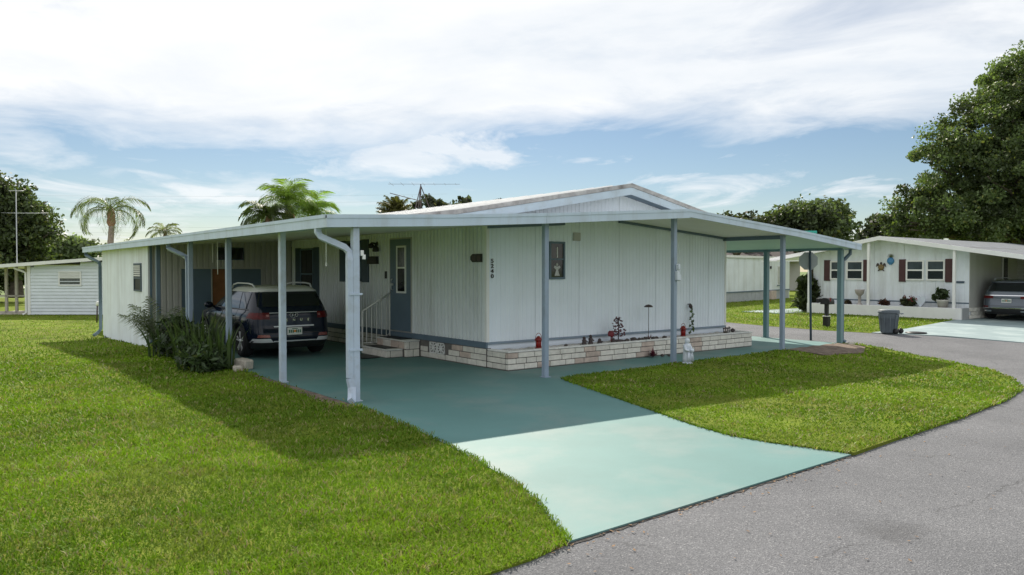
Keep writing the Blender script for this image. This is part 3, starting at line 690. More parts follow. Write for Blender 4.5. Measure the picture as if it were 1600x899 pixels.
# ------------------------------------------------------------------ generic car (local: x across, y from rear to nose, z up)
def make_car(name, label, loc, rz, sc, paint, roofp, kind):
    c = thing(name, label, 'car', loc, rz, local=True)
    LZ = np.array([.20, .27, .36, .50, .64, .78, .88, .94, .99, 1.03, 1.08, 1.16, 1.26, 1.36, 1.43, 1.485, 1.52, 1.54]); 
    W_ = np.array([.80, .835, .865, .88, .885, .882, .872, .855, .83, .81, .795, .77, .735, .695, .665, .62, .52, .30])
    Y0 = np.array([.12, .04, .0, .0, .04, .055, .06, .07, .08, .09, .11, .17, .24, .31, .36, .46, .62, .95])
    Y1 = np.array([3.84, 3.95, 4.02, 4.04, 4.03, 3.98, 3.90, 3.70, 3.35, 3.0, 2.92, 2.74, 2.52, 2.28, 2.08, 1.92, 1.72, 1.4])
    sx, sy, sz = sc
    n_ = 7.0
    def wz(z): return np.interp(z, LZ, W_)
    def y0(z): return np.interp(z, LZ, Y0)
    def y1(z): return np.interp(z, LZ, Y1)
    def xs(y, z): 
        l = (y1(z) - y0(z)) / 2; yc = (y1(z) + y0(z)) / 2; q = min(1., abs((y - yc) / l)); return float(wz(z) * (1 - q ** n_) ** (1 / n_))
    def ysr(x, z):
        l = (y1(z) - y0(z)) / 2; yc = (y1(z) + y0(z)) / 2; q = min(1., abs(x / wz(z))); return float(yc - l * (1 - q ** n_) ** (1 / n_))
    def fin(mb, nm, mats, parent=c, smooth=True):
        bmesh.ops.remove_doubles(mb.bm, verts=mb.bm.verts, dist=1e-5)
        bmesh.ops.scale(mb.bm, vec=(sx, sy, sz), verts=mb.bm.verts)
        if smooth:
            for f in mb.bm.faces: f.smooth = True
        o = mb.build(nm, mats, None); o.parent = parent; o['_p'] = 1; return o
    # shell
    mb = MB(); rings = []; NT = 72
    zs = np.concatenate([np.linspace(LZ[i], LZ[i + 1], 3)[:-1] for i in range(len(LZ) - 1)] + [[LZ[-1]]])
    for z in zs:
        l = (y1(z) - y0(z)) / 2; yc = (y1(z) + y0(z)) / 2; ring = []
        for k in range(NT):
            a = 2 * math.pi * (k + .5) / NT; ca, sa = math.cos(a), math.sin(a)
            ring.append(mb.bm.verts.new((wz(z) * math.copysign(abs(ca) ** (2 / n_), ca), yc + l * math.copysign(abs(sa) ** (2 / n_), sa), z)))
        rings.append(ring)
    for a, b_ in zip(rings, rings[1:]):
        for k in range(NT): mb.bm.faces.new((a[k], a[(k + 1) % NT], b_[(k + 1) % NT], b_[k]))
    mb.bm.faces.new(rings[0][::-1]); mb.bm.faces.new(rings[-1])
    bmesh.ops.recalc_face_normals(mb.bm, faces=mb.bm.faces)
    me = bpy.data.meshes.new('shell'); mb.bm.to_mesh(me); mb.bm.free(); tmp = bpy.data.objects.new('shell', me); C.objects.link(tmp)
    AX = (.80, 3.30); cutters = []
    for ya in AX:
        for s in (-1, 1):
            cm = MB().lathe([(.0, .58 * s), (.40, .58 * s), (.40, 1.1 * s), (0, 1.1 * s)], 40, (0, ya, .33), 'X')
            bmesh.ops.remove_doubles(cm.bm, verts=cm.bm.verts, dist=1e-6); bmesh.ops.recalc_face_normals(cm.bm, faces=cm.bm.faces)
            cme = bpy.data.meshes.new('cut'); cm.bm.to_mesh(cme); cm.bm.free(); co = bpy.data.objects.new('cut', cme); C.objects.link(co); cutters.append(co)
            md = tmp.modifiers.new('b', 'BOOLEAN'); md.operation = 'DIFFERENCE'; md.object = co; md.solver = 'EXACT'
    dg = bpy.context.evaluated_depsgraph_get(); me2 = bpy.data.meshes.new_from_object(tmp.evaluated_get(dg))
    for q in cutters + [tmp]: bpy.data.objects.remove(q)
    bm = bmesh.new(); bm.from_mesh(me2)
    rb = MB()
    roof_faces = []
    for f in bm.faces:
        cc = f.calc_center_median(); f.smooth = True; f.material_index = 0
        if any((cc.y - ya) ** 2 + (cc.z - .33) ** 2 < .397 ** 2 for ya in AX): f.material_index = 1; f.smooth = False
        elif cc.z < .34: f.material_index = 1
        if cc.z > 1.40 or (1.0 < cc.z <= 1.40 and cc.y > 2.0 and False): roof_faces.append(f)
    bm2 = bm.copy()
    keep = {f.index for f in roof_faces}
    bm.faces.index_update(); bm2.faces.ensure_lookup_table()
    bmesh.ops.delete(bm2, geom=[bm2.faces[f.index] for f in bm.faces if f not in set(roof_faces)], context='FACES')
    bmesh.ops.delete(bm, geom=roof_faces, context='FACES')
    for q, nm, mats in ((bm, 'body', [paint, black_m]), (bm2, 'roof', [roofp, black_m])):
        bmesh.ops.scale(q, vec=(sx, sy, sz), verts=q.verts)
        m_ = bpy.data.meshes.new(nm); q.to_mesh(m_); q.free()
        for mm in mats: m_.materials.append(mm)
        link(nm, m_, c)
    # side patches
    def side(s, b0, b1, t0, t1, z0, z1, e=.006, nx=8, nz=5):
        mb = MB(); gr = []
        for j in range(nz + 1):
            z = z0 + (z1 - z0) * j / nz; a, b2 = b0 + (t0 - b0) * j / nz, b1 + (t1 - b1) * j / nz
            gr.append([mb.bm.verts.new((s * (xs(a + (b2 - a) * i / nx, z) + e), a + (b2 - a) * i / nx, z)) for i in range(nx + 1)])
        for j in range(nz):
            for i in range(nx):
                q = (gr[j][i], gr[j][i + 1], gr[j + 1][i + 1], gr[j + 1][i]); mb.bm.faces.new(q if s > 0 else q[::-1])
        return mb
    def rear(xa, xb, ta, tb, z0, z1, e=.006, nx=10, nz=4):
        mb = MB(); gr = []
        for j in range(nz + 1):
            z = z0 + (z1 - z0) * j / nz; a, b2 = xa + (ta - xa) * j / nz, xb + (tb - xb) * j / nz
            gr.append([mb.bm.verts.new((a + (b2 - a) * i / nx, ysr(a + (b2 - a) * i / nx, z) - e, z)) for i in range(nx + 1)])
        for j in range(nz):
            for i in range(nx): mb.bm.faces.new((gr[j][i], gr[j][i + 1], gr[j + 1][i + 1], gr[j + 1][i]))
        return mb
    for s in (-1, 1):
        fin(side(s, 1.86, 2.84, 1.86, 2.20, 1.04, 1.385), 'side_window', glass_d)
        fin(side(s, .98, 1.79, 1.12, 1.79, 1.04, 1.39), 'side_window', glass_d)
        fin(side(s, .50, .93, .98, 1.06, 1.05, 1.37), 'quarter_window', glass_d)
        fin(side(s, .45, 2.95, .45, 2.95, 1.015, 1.035, .010, 24, 1), 'belt_trim', black_m)
        for yy in (1.02, 1.83, 2.86): fin(side(s, yy, yy + .012, yy, yy + .012, .42, 1.0, .0035, 1, 8), 'door_gap', black_m)
        fin(side(s, 1.20, 2.90, 1.20, 2.90, .215, .37, .014, 20, 2), 'sill_cladding', black_m)
        for yy in (1.14, 1.98):
            q = side(s, yy, yy + .2, yy, yy + .2, .865, .895, .022, 4, 1); fin(q, 'door_handle', paint)
        for ya in AX:
            mb = MB(); K = 26
            for i in range(K):
                a0, a1 = math.pi * (i / K * 1.16 - .08), math.pi * ((i + 1) / K * 1.16 - .08); qs = []
                for (r_, e, a) in ((.392, .016, a0), (.392, .016, a1), (.455, .012, a1), (.455, .012, a0)):
                    y, z = ya + r_ * math.cos(a), .33 + r_ * math.sin(a); z = max(z, .205); qs.append((s * (xs(min(max(y, .06), 3.97), z) + e), y, z))
                mb.face(qs if s > 0 else qs[::-1])
                qi = [qs[0], qs[1], (qs[1][0] - s * .06, qs[1][1], qs[1][2]), (qs[0][0] - s * .06, qs[0][1], qs[0][2])]; mb.face(qi)
            fin(mb, 'wheel_arch', black_m)
            # wheel
            wb = MB(); x1 = s * .865
            def P(r_, h): return (r_, x1 - s * h)
            wb.lathe([P(.215, .02), P(.235, .0), P(.30, .0), P(.325, .02), P(.335, .06), P(.335, .15), P(.32, .2), P(.22, .21)], 32, (0, ya, .335), 'X')
            ty = fin(wb, 'wheel', rubber)
            rb_ = MB(); rb_.lathe([P(.222, .022), P(.222, .03), P(.19, .05), P(.19, .09), P(.0, .09)], 28, (0, ya, .335), 'X')
            fin(rb_, 'rim_barrel', black_m, ty)
            sp_ = MB()
            for k in range(5):
                for dd in (-.16, .16):
                    a = 2 * math.pi * k / 5 + .3; p0 = (x1 - s * .03, ya + .045 * math.cos(a), .335 + .045 * math.sin(a)); p1 = (x1 - s * .02, ya + .215 * math.cos(a + dd), .335 + .215 * math.sin(a + dd))
                    sp_.rbar([p0, p1], .026, .03, Vector((1, 0, 0)))
            sp_.lathe([P(.06, .05), P(.055, .012), P(.0, .01)], 14, (0, ya, .335), 'X'); sp_.lathe([P(.205, .035), P(.223, .018), P(.226, .03)], 28, (0, ya, .335), 'X')
            fin(sp_, 'rim', skid, ty, False)
        # mirror, rail
        mr = MB().blob((s * .93, 2.72, 1.06), (.10, .055, .075), 2, 0).tube([(s * .80, 2.74, 1.02), (s * .9, 2.73, 1.03)], .022, 6); fin(mr, 'mirror', navy if kind == 1 else paint)
        rr = MB().tube([(s * .60, .62, 1.49), (s * .615, .72, 1.555), (s * .62, 1.0, 1.575), (s * .61, 1.7, 1.575), (s * .59, 2.05, 1.53), (s * .58, 2.15, 1.46)], .018, 7); fin(rr, 'roof_rail', skid)
    # windscreen, tailgate glass
    fr = MB(); gr = []
    for j in range(6):
        z = 1.05 + j * .068; gr.append([fr.bm.verts.new((x_ * (wz(z) - .09), y0(z) + (y1(z) - y0(z)) / 2 * (1 + (1 - abs(x_ * (wz(z) - .09) / wz(z)) ** n_) ** (1 / n_)) + .006, z)) for x_ in np.linspace(-1, 1, 9)])
    for j in range(5):
        for i in range(8): fr.bm.faces.new((gr[j][i + 1], gr[j][i], gr[j + 1][i], gr[j + 1][i + 1]))
    fin(fr, 'windscreen', glass_d)
    zb = 1.09
    fin(rear(-.70, .70, -.60, .60, zb, 1.40, .008, 12, 5), 'rear_window', glass_d)
    sp_ = MB(); 
    for i in range(12):
        xa, xb = -.62 + i * 1.24 / 12, -.62 + (i + 1) * 1.24 / 12
        q = [(xa, ysr(xa, 1.42) - .07, 1.415), (xb, ysr(xb, 1.42) - .07, 1.415), (xb, ysr(xb, 1.47) + .03, 1.475), (xa, ysr(xa, 1.47) + .03, 1.475)]; sp_.face(q)
        sp_.face([q[0], q[1], (xb, ysr(xb, 1.40) + .0, 1.395), (xa, ysr(xa, 1.40), 1.395)])
    fin(sp_, 'spoiler', roofp)
    for xx in (-.68, .68): fin(rear(xx, xx + .008, xx, xx + .008, .52, 1.06, .003, 1, 8), 'tailgate_gap', black_m)
    fin(rear(-.68, .68, -.68, .68, .515, .528, .003, 12, 1), 'tailgate_gap', black_m)
    if kind == 1:
        for s in (-1, 1):
            xa, xb = (.50, .80); q = rear(*( (s * xa, s * xb, s * xa, s * xb) if s > 0 else (s * xb, s * xa, s * xb, s * xa)), .83, .97, .014, 8, 3); o = fin(q, 'tail_lamp', tail_r)
            fin(side(s, .12, .42, .12, .34, .85, .97, .014, 6, 3), 'tail_lamp', tail_r)
            fin(rear(s * .54 - .03, s * .54 + .03, s * .54 - .03, s * .54 + .03, .885, .93, .018, 2, 2), 'lamp_lens', tail_w)
            fin(rear(min(s * .50, s * .74), max(s * .50, s * .74), min(s * .52, s * .72), max(s * .52, s * .72), .45, .51, .012, 4, 1), 'reflector', tail_w)
            fin(rear(min(s * .44, s * .82), max(s * .44, s * .82), min(s * .50, s * .80), max(s * .50, s * .80), .345, .425, .016, 8, 2), 'skid_trim', skid)
        fin(rear(-.44, .44, -.44, .44, .35, .375, .018, 8, 1), 'skid_trim', skid)
        fin(rear(-.80, .80, -.80, .80, .22, .345, .010, 14, 2), 'lower_bumper', black_m)
        fin(rear(-.42, .42, -.42, .42, .66, .685, .012, 8, 1), 'tailgate_trim', skid)
        fin(rear(-.5, .5, -.5, .5, .955, .967, .010, 8, 1), 'tailgate_trim', skid)
        ye = ysr(0, .90)
        em = MB()
        for k in range(20):
            a0, a1 = 2 * math.pi * k / 20, 2 * math.pi * (k + 1) / 20
            em.tube([(.085 * math.cos(a0), ye - .016, .905 + .052 * math.sin(a0)), (.085 * math.cos(a1), ye - .016, .905 + .052 * math.sin(a1))], .006, 4)
        for dx in (-.03, .03): em.tube([(dx - .012, ye - .016, .862), (dx + .012, ye - .016, .948)], .008, 4)
        em.tube([(-.036, ye - .016, .897), (.036, ye - .016, .913)], .007, 4)
        fin(em, 'emblem', chrome)
        for i, ch in enumerate('VENUE'):
            me = text_mesh(ch, .075, .004); xx = -.32 + i * .16
            me.transform(Matrix.Rotation(R(90), 4, 'X')); me.transform(Matrix.Translation((xx, ysr(xx, .80) - .012, .80))); me.materials.append(chrome); link('badge_letter', me, c)
        zp = .565
    else:
        for s in (-1, 1):
            xa, xb = (.42, .83)
            fin(rear(min(s * xa, s * xb), max(s * xa, s * xb), min(s * xa, s * .80), max(s * xa, s * .80), .80, .90, .014, 8, 2), 'tail_lamp', tail_r)
            fin(side(s, .13, .5, .12, .40, .80, .90, .014, 6, 2), 'tail_lamp', tail_r)
            fin(rear(min(s * .55, s * .80), max(s * .55, s * .80), min(s * .57, s * .78), max(s * .57, s * .78), .47, .52, .012, 4, 1), 'reflector', tail_r)
            fin(rear(min(s * .45, s * .70), max(s * .45, s * .70), min(s * .45, s * .70), max(s * .45, s * .70), .30, .35, .03, 4, 1), 'exhaust_tip', chrome)
        fin(rear(-.80, .80, -.78, .78, .905, .935, .016, 14, 1), 'tailgate_trim', chrome)
        fin(rear(-.80, .80, -.80, .80, .22, .43, .010, 14, 2), 'lower_bumper', black_m)
        fin(rear(-.76, .76, -.76, .76, .432, .45, .014, 12, 1), 'bumper_trim', chrome)
        zp = .72
    yp = ysr(0, zp) - .014
    p = MB().box(-.155, .155, yp - .012, yp, zp - .078, zp + .078, .004); p = fin(p, 'licence_plate', plate_m, smooth=False)
    q = MB()
    for k in (-3, -2, -1, 1, 2, 3): q.box(k * .038 - .013, k * .038 + .013, yp - .0145, yp - .0125, zp - .035, zp + .03)
    q.box(-.06, .06, yp - .0145, yp - .0125, zp + .045, zp + .06); fin(q, 'plate_marks', plate_i, p, False)
    fin(MB().lathe([(.0, yp - .0165), (.026, yp - .016), (.026, yp - .0125), (0, yp - .0122)], 10, (0, 0, zp), 'Y'), 'plate_emblem', plate_o, p)
    return c
make_car('parked_suv', 'dark navy compact SUV with white roof parked under the carport', (-2.26, 3.86, .012), 0, (1.055, 1, 1.0), navy, car_white, 1)
make_car('parked_suv', 'grey SUV parked in the carport of the house across the street', (23.5, -.66, .01), R(-90), (1.08, 1.12, .99), silver_p, silver_p, 2)

# ------------------------------------------------------------------ leaves, trees, palms
def leaf_cloud(centres, radii, n_each, size, base, var=.35, flat=.8, seed=0, asp=1.6):
    q = np.random.RandomState(seed); m = len(centres)
    idx = np.repeat(np.arange(m), n_each); n = len(idx)
    cc = np.asarray(centres, float)[idx]; rr = np.asarray(radii, float)[idx]
    d = q.normal(size=(n, 3)); d /= np.linalg.norm(d, axis=1)[:, None]
    r_ = q.rand(n) ** .5
    P = cc + d * (rr * r_)[:, None] * np.array([1, 1, flat])
    a = q.normal(size=(n, 3)); a /= np.linalg.norm(a, axis=1)[:, None]
    b_ = np.cross(a, q.normal(size=(n, 3))); b_ /= np.linalg.norm(b_, axis=1)[:, None]
    s = size * (.6 + .8 * q.rand(n))[:, None]
    V = np.empty((n, 4, 3)); V[:, 0] = P - a * s * asp / 2; V[:, 1] = P + b_ * s / 2; V[:, 2] = P + a * s * asp / 2; V[:, 3] = P - b_ * s / 2
    cl = (1 + 1.35 * var * (q.rand(m) * 2 - 1))[idx] * (1 + .35 * (q.rand(n) * 2 - 1))
    t_ = np.asarray(base)[None, :] * cl[:, None]
    yel = (q.rand(n) < .06)
    t_[yel] = t_[yel] * np.array([1.7, 1.35, .9])
    return V.reshape(-1, 3), np.arange(n * 4).reshape(-1, 4), t_
def limb(mb, p, q, r0, r1, seg=5, wob=.08):
    p, q = Vector(p), Vector(q); l = (q - p).length; pts = []; rs = []
    for i in range(seg + 1):
        k = i / seg; j = Vector((rnd.uniform(-1, 1), rnd.uniform(-1, 1), rnd.uniform(-.4, .4))) * wob * l * (0 if i in (0, seg) else 1)
        pts.append(p.lerp(q, k) + j); rs.append(r0 + (r1 - r0) * k)
    mb.tube(pts, rs, 7)
def tree(label, base, lobes, n_clump, n_leaf, size, colr, trunk_r=.3, seed=1, clump=.9, name='oak_tree', cat='tree', group=None, flat=.75, fork=None):
    "lobes: (x,y,z,rx,ry,rz) in metres from the base"
    q = np.random.RandomState(seed)
    t_ = thing(name, label, cat, base, group=group)
    B = np.array(base)
    vol = np.array([l[3] * l[4] * l[5] for l in lobes]) ** .8; vol /= vol.sum()
    cen = []; rad = []
    for l, vv in zip(lobes, vol):
        m = max(3, int(n_clump * vv)); d = q.normal(size=(m, 3)); d /= np.linalg.norm(d, axis=1)[:, None]
        r_ = (.35 + .65 * q.rand(m) ** .5)[:, None] * (1 + .12 * q.normal(size=(m, 1)))
        cen.append(np.array(l[:3]) + d * r_ * np.array(l[3:])); rad += list(clump * (.55 + .9 * q.rand(m)))
    cen = np.vstack(cen); V, F, T = leaf_cloud(cen, rad, n_leaf, size, colr, .4, flat, seed)
    mesh_np('crown', V, F, leaf_m, t_, T)
    mb = MB(); fz = fork or max(.8, min(l[2] for l in lobes) * .55)
    limb(mb, B, B + np.array((0, 0, fz)), trunk_r * 1.25, trunk_r * .85, 4, .02)
    for l in lobes:
        tip = B + np.array(l[:3]); limb(mb, B + np.array((0, 0, fz - .1)), tip, trunk_r * .6, trunk_r * .14)
        for k in range(4):
            e = tip + q.normal(size=3) * np.array(l[3:]) * .55; limb(mb, Vector(B + np.array((0, 0, fz))).lerp(Vector(tip), .55 + .1 * k), e, trunk_r * .22, .03, 4)
    mb.build('trunk', bark, t_); return t_
FWD = Vector((math.cos(R(AZ)), math.sin(R(AZ)), 0)); RT = Vector((math.sin(R(AZ)), -math.cos(R(AZ)), 0))
def at(x, dist, z=0):   # plan point at that bearing (photo column) and depth, used only to measure places
    p = CAM + FWD * dist + RT * (dist * (x - 800) / 1195); return (p.x, p.y, z)
OAK = (.100, .138, .056)
p = at(1600, 46); u1 = 46 / 1195
def lob(dx, y, rx, ry, rz=None, dep=0, D=46):
    "lobe: offset across the view dx px and height of photo row y, radii in px"
    k = D / 1195; o = RT * (dx * k) + FWD * dep; return (o.x, o.y, 1.88 + (422 - y) * k, rx * k, rx * k * .9, ry * k)
tree('huge dark live oak towering over the right edge behind the neighbouring house', p,
     [lob(0, 150, 75, 62), lob(-70, 205, 75, 60, dep=-1), lob(60, 190, 95, 80), lob(-120, 265, 62, 52), lob(-40, 275, 95, 60, dep=-2), lob(70, 290, 100, 70), lob(-150, 330, 60, 38), lob(-85, 345, 80, 40, dep=-1), lob(20, 350, 90, 40, dep=1), lob(-190, 352, 34, 22), lob(120, 240, 90, 90), lob(-10, 110, 36, 26)],
     820, 270, .115, OAK, .5, 3, .72, fork=3.2)
p = at(1268, 78)
tree('round topped oak standing far behind the street between the two houses', p, [lob(0, 345, 52, 28, D=78), lob(-40, 352, 28, 22, D=78), lob(38, 348, 28, 26, D=78), lob(0, 375, 60, 22, D=78), lob(-30, 338, 22, 14, D=78)], 260, 70, .26, (.09, .118, .06), .4, 8, 1.1, fork=2.5)
p = at(25, 52)
tree('dense dark tree at the left edge behind the blue grey house', p, [lob(-35, 318, 40, 40, D=52), lob(4, 342, 44, 36, D=52), lob(-14, 376, 52, 26, D=52), lob(30, 362, 24, 20, D=52), lob(-50, 395, 44, 24, D=52), lob(14, 312, 16, 16, D=52), lob(-10, 412, 60, 16, D=52), lob(-40, 430, 50, 14, D=52)], 340, 110, .17, (.08, .106, .05), .4, 5, .9, fork=1.8)
p = at(100, 110)
tree('far rounded green tree beyond the left neighbouring house', p, [lob(-5, 388, 40, 14, D=110), lob(25, 392, 26, 12, D=110), lob(-30, 394, 26, 12, D=110)], 120, 60, .4, (.15, .19, .10), .4, 12, 1.6, fork=1.2)
p = at(690, 34)
tree('sparse broadleaf tree showing its top twigs over the white roof ridge', p, [lob(-22, 318, 26, 10, D=34), lob(18, 322, 24, 9, D=34), lob(38, 318, 10, 7, D=34), lob(-5, 335, 40, 10, D=34)], 42, 22, .17, (.05, .06, .04), .12, 14, .3, fork=2.5)
p = at(1150, 62)
tree('leafy tree tops peeping over the right slope of the roof', p, [lob(-18, 345, 18, 9, D=62), lob(20, 346, 26, 9, D=62), lob(0, 362, 44, 12, D=62), lob(48, 352, 14, 8, D=62)], 70, 40, .22, (.06, .072, .04), .2, 15, .55, fork=3)
p = at(780, 48)
tree('single leafy twig top showing above the house ridge', p, [lob(0, 316, 7, 5, D=48), lob(0, 330, 20, 8, D=48)], 16, 22, .2, (.045, .06, .035), .12, 16, .35, fork=3)
p = at(1400, 95)
tree('distant dark tree belt crown left of the big oak', p, [lob(-20, 352, 26, 16, D=95), lob(15, 358, 30, 20, D=95), lob(-45, 368, 20, 12, D=95), lob(0, 375, 50, 16, D=95)], 120, 60, .35, (.05, .064, .035), .35, 17, 1.2, fork=2.2)
p = at(1205, 74)
tree('low green tree mass behind the long white house', p, [lob(-40, 392, 40, 14, D=74), lob(30, 392, 40, 14, D=74)], 70, 60, .3, (.05, .07, .03), .3, 18, 1.0, fork=1)

FR = []
def frond_mesh(L_, droop, lw, ll, nl, seed, tint):
    "a feather frond along +x from the origin, drooping"
    q = np.random.RandomState(seed); V = []; F = []; T = []
    pts = []
    for i in range(13):
        k = i / 12; a = .75 - droop * k ** 1.3
        pts.append(np.array((0., 0., 0.)) if i == 0 else pts[-1] + np.array((math.cos(a), 0, math.sin(a))) * L_ / 12)
    pts = np.array(pts)
    def add(vs, c):
        b0 = len(V); V.extend(vs); F.append([b0, b0 + 1, b0 + 2, b0 + 3]); T.append(c)
    for i in range(12):
        w0, w1 = .028 * L_ / 2.5 * (1 - i / 13), .028 * L_ / 2.5 * (1 - (i + 1) / 13); y = np.array((0, 1., 0)); z = np.array((0, 0, 1.))
        add([pts[i] - y * w0, pts[i + 1] - y * w1, pts[i + 1] + y * w1, pts[i] + y * w0], np.array(tint) * 1.3)
        add([pts[i] - z * w0, pts[i + 1] - z * w1, pts[i + 1] + z * w1, pts[i] + z * w0], np.array(tint) * 1.3)
    for k in np.linspace(.14, .99, nl):
        f = k * 12; i = min(int(f), 11); p_ = pts[i] + (pts[i + 1] - pts[i]) * (f - i); dr = pts[i + 1] - pts[i]; dr /= np.linalg.norm(dr)
        for s in (-1, 1):
            l = ll * (math.sin(math.pi * min(k, .98) ** .8) * .8 + .25) * (.8 + .4 * q.rand()); y = np.array((0, s * 1., 0))
            d1 = dr * .55 + y * .8 + np.array((0, 0, .15 * q.normal())); d1 /= np.linalg.norm(d1)
            m_ = p_ + d1 * l * .5; e = m_ + (d1 * .7 + np.array((0, 0, -.75 - .2 * q.rand()))) * l * .5; wv = np.cross(d1, np.array((0, 0, 1.))); wv = wv / (np.linalg.norm(wv) + 1e-6) * lw
            c_ = np.array(tint) * (.7 + .6 * q.rand())
            add([p_ - wv * .5, m_ - wv, m_ + wv, p_ + wv * .5], c_); add([m_ - wv, e - wv * .1, e + wv * .1, m_ + wv], c_ * .95)
    me = bpy.data.meshes.new('frond'); Va = np.array(V); Fa = np.array(F)
    me.vertices.add(len(Va)); me.vertices.foreach_set('co', Va.astype('f').ravel()); me.loops.add(Fa.size); me.loops.foreach_set('vertex_index', Fa.astype('i').ravel()); me.polygons.add(len(Fa)); me.polygons.foreach_set('loop_start', (np.arange(len(Fa)) * 4).astype('i')); me.update(calc_edges=True)
    a = me.attributes.new('tint', 'FLOAT_COLOR', 'FACE'); cc = np.ones((len(Fa), 4), 'f'); cc[:, :3] = np.array(T); a.data.foreach_set('color', cc.ravel()); me.materials.append(palm_leaf); return me
def palm(label, base, h, nf, L_, droop, tint, trunk_r, seed, ll=.5, lw=.025, nl=34, crown_sheath=True, pitch=(-.3, 1.0), name='palm_tree', cat='palm', yaw=None):
    q = random.Random(seed); t_ = thing(name, label, cat, base)
    B = Vector(base)
    if h > .3:
        mb = MB(); n = max(6, int(h / .25))
        mb.tube([B + Vector((.05 * math.sin(i * .4), 0, h * i / n)) for i in range(n + 1)], [trunk_r * (1.15 - .3 * i / n) * (1 + .05 * (i % 2)) for i in range(n + 1)], 10); mb.build('trunk', palm_bark, t_)
        if crown_sheath: MB().lathe([(trunk_r * .95, -.9), (trunk_r * 1.45, -.7), (trunk_r * 1.2, -.45), (trunk_r * 1.35, -.25), (trunk_r * .8, .1), (.0, .3)], 12, (B.x + .05 * math.sin(n * .4), B.y, B.z + h)).build('crown_shaft', sheath, t_)
    ms = [frond_mesh(L_ * k, droop * q.uniform(.85, 1.2), lw, ll, nl, seed * 7 + i, np.array(tint) * q.uniform(.8, 1.25)) for i, k in enumerate((1, .9, 1.05, .8))]
    for i in range(nf):
        o = link('frond', ms[i % 4], t_, Vector((0, 0, h)))
        a = (yaw[i] if yaw else 2 * math.pi * (i * .382) + q.uniform(-.2, .2)); k = i / max(1, nf - 1)
        o.rotation_euler = (q.uniform(-.25, .25), -(pitch[0] + (pitch[1] - pitch[0]) * k), a)
    return t_
p = at(174, 44, -.3)
palm('tall queen palm with drooping fronds behind the left end of the carport', p, 5.6, 16, 2.9, 2.5, (.12, .15, .055), .17, 2, ll=.62, lw=.015, nl=46, pitch=(-.5, .45))
p = at(452, 33, -.3)
palm('lush queen palm with arching bright green fronds behind the carport roof', p, 4.75, 22, 1.9, 2.4, (.20, .29, .06), .16, 4, ll=.66, lw=.011, nl=50, pitch=(-.1, 1.35))
p = at(488, 34, -.3)
palm('second green palm crown right of the lush queen palm behind the carport roof', p, 4.4, 20, 1.8, 2.4, (.18, .27, .055), .16, 6, ll=.66, lw=.011, nl=50, pitch=(-.2, 1.2))
p = at(420, 32, -.3)
palm('low drooping palm left of the lush queen palm just above the carport roof edge', p, 4.3, 16, 1.6, 2.4, (.08, .11, .04), .14, 9, ll=.5, lw=.025, pitch=(-.4, .7))
p = at(258, 60, -.3)
palm('pale wispy small palm crown far behind the middle of the carport roof', p, 5.0, 14, 1.7, 2.2, (.15, .17, .08), .14, 8, ll=.4, lw=.02, pitch=(-.3, .8))
p = at(618, 33, 0)
palm('cabbage palm with stiff fan of olive fronds beyond the white roof', p, 4.1, 26, 1.05, .8, (.10, .10, .035), .2, 10, ll=.35, lw=.025, pitch=(-.3, 1.0))
p = (-4.05, 7.9, -.1)
palm('young feathery palm beside the corner of the white shed', p, .12, 7, 1.25, .8, (.15, .18, .11), .05, 12, ll=.42, lw=.012, nl=36, crown_sheath=False, pitch=(.35, .8), name='young_palm', cat='plant', yaw=[2.5, 2.0, -.5, 2.7, 2.3, .4, 1.6])
# shrubs at the carport edge
def shrub(label, base, lobes, ncl, nlf, size, colr, seed, clump=.2, name='shrub', cat='shrub', stems=True):
    t_ = thing(name, label, cat, base); q = np.random.RandomState(seed); cen = []; rad = []
    for l in lobes:
        d = q.normal(size=(ncl, 3)); d /= np.linalg.norm(d, axis=1)[:, None]; cen.append(np.array(l[:3]) + d * (q.rand(ncl, 1) ** .5) * np.array(l[3:])); rad += list(clump * (.6 + .8 * q.rand(ncl)))
    cen = np.vstack(cen); cen[:, 2] = np.maximum(cen[:, 2], .04)
    V, F, T = leaf_cloud(cen, rad, nlf, size, colr, .4, .9, seed, 3.2); V[:, 2] = np.maximum(V[:, 2], .005)
    mesh_np('foliage', V, F, leaf_m, t_, T)
    if stems:
        mb = MB(); B = Vector(base)
        for c_ in cen[::max(1, len(cen) // 10)]: limb(mb, B + Vector((c_[0] * .3, c_[1] * .3, 0)), B + Vector(c_), .014, .005, 3)
        mb.build('stem', bark, t_)
    return t_
shrub('low leafy green shrub spreading on the grass at the carport edge', (-4.35, 3.3, 0), [(0, 0, .28, .38, .8, .3), (.1, .8, .4, .32, .6, .4), (-.1, -.4, .2, .3, .5, .22)], 40, 26, .05, (.05, .078, .035), 31, .17)
shrub('taller dark shrub behind the low one beside the downspout post', (-4.2, 5.2, -.02), [(0, 0, .5, .32, .8, .5), (0, .9, .35, .3, .6, .4)], 34, 28, .05, (.04, .062, .03), 32, .17)
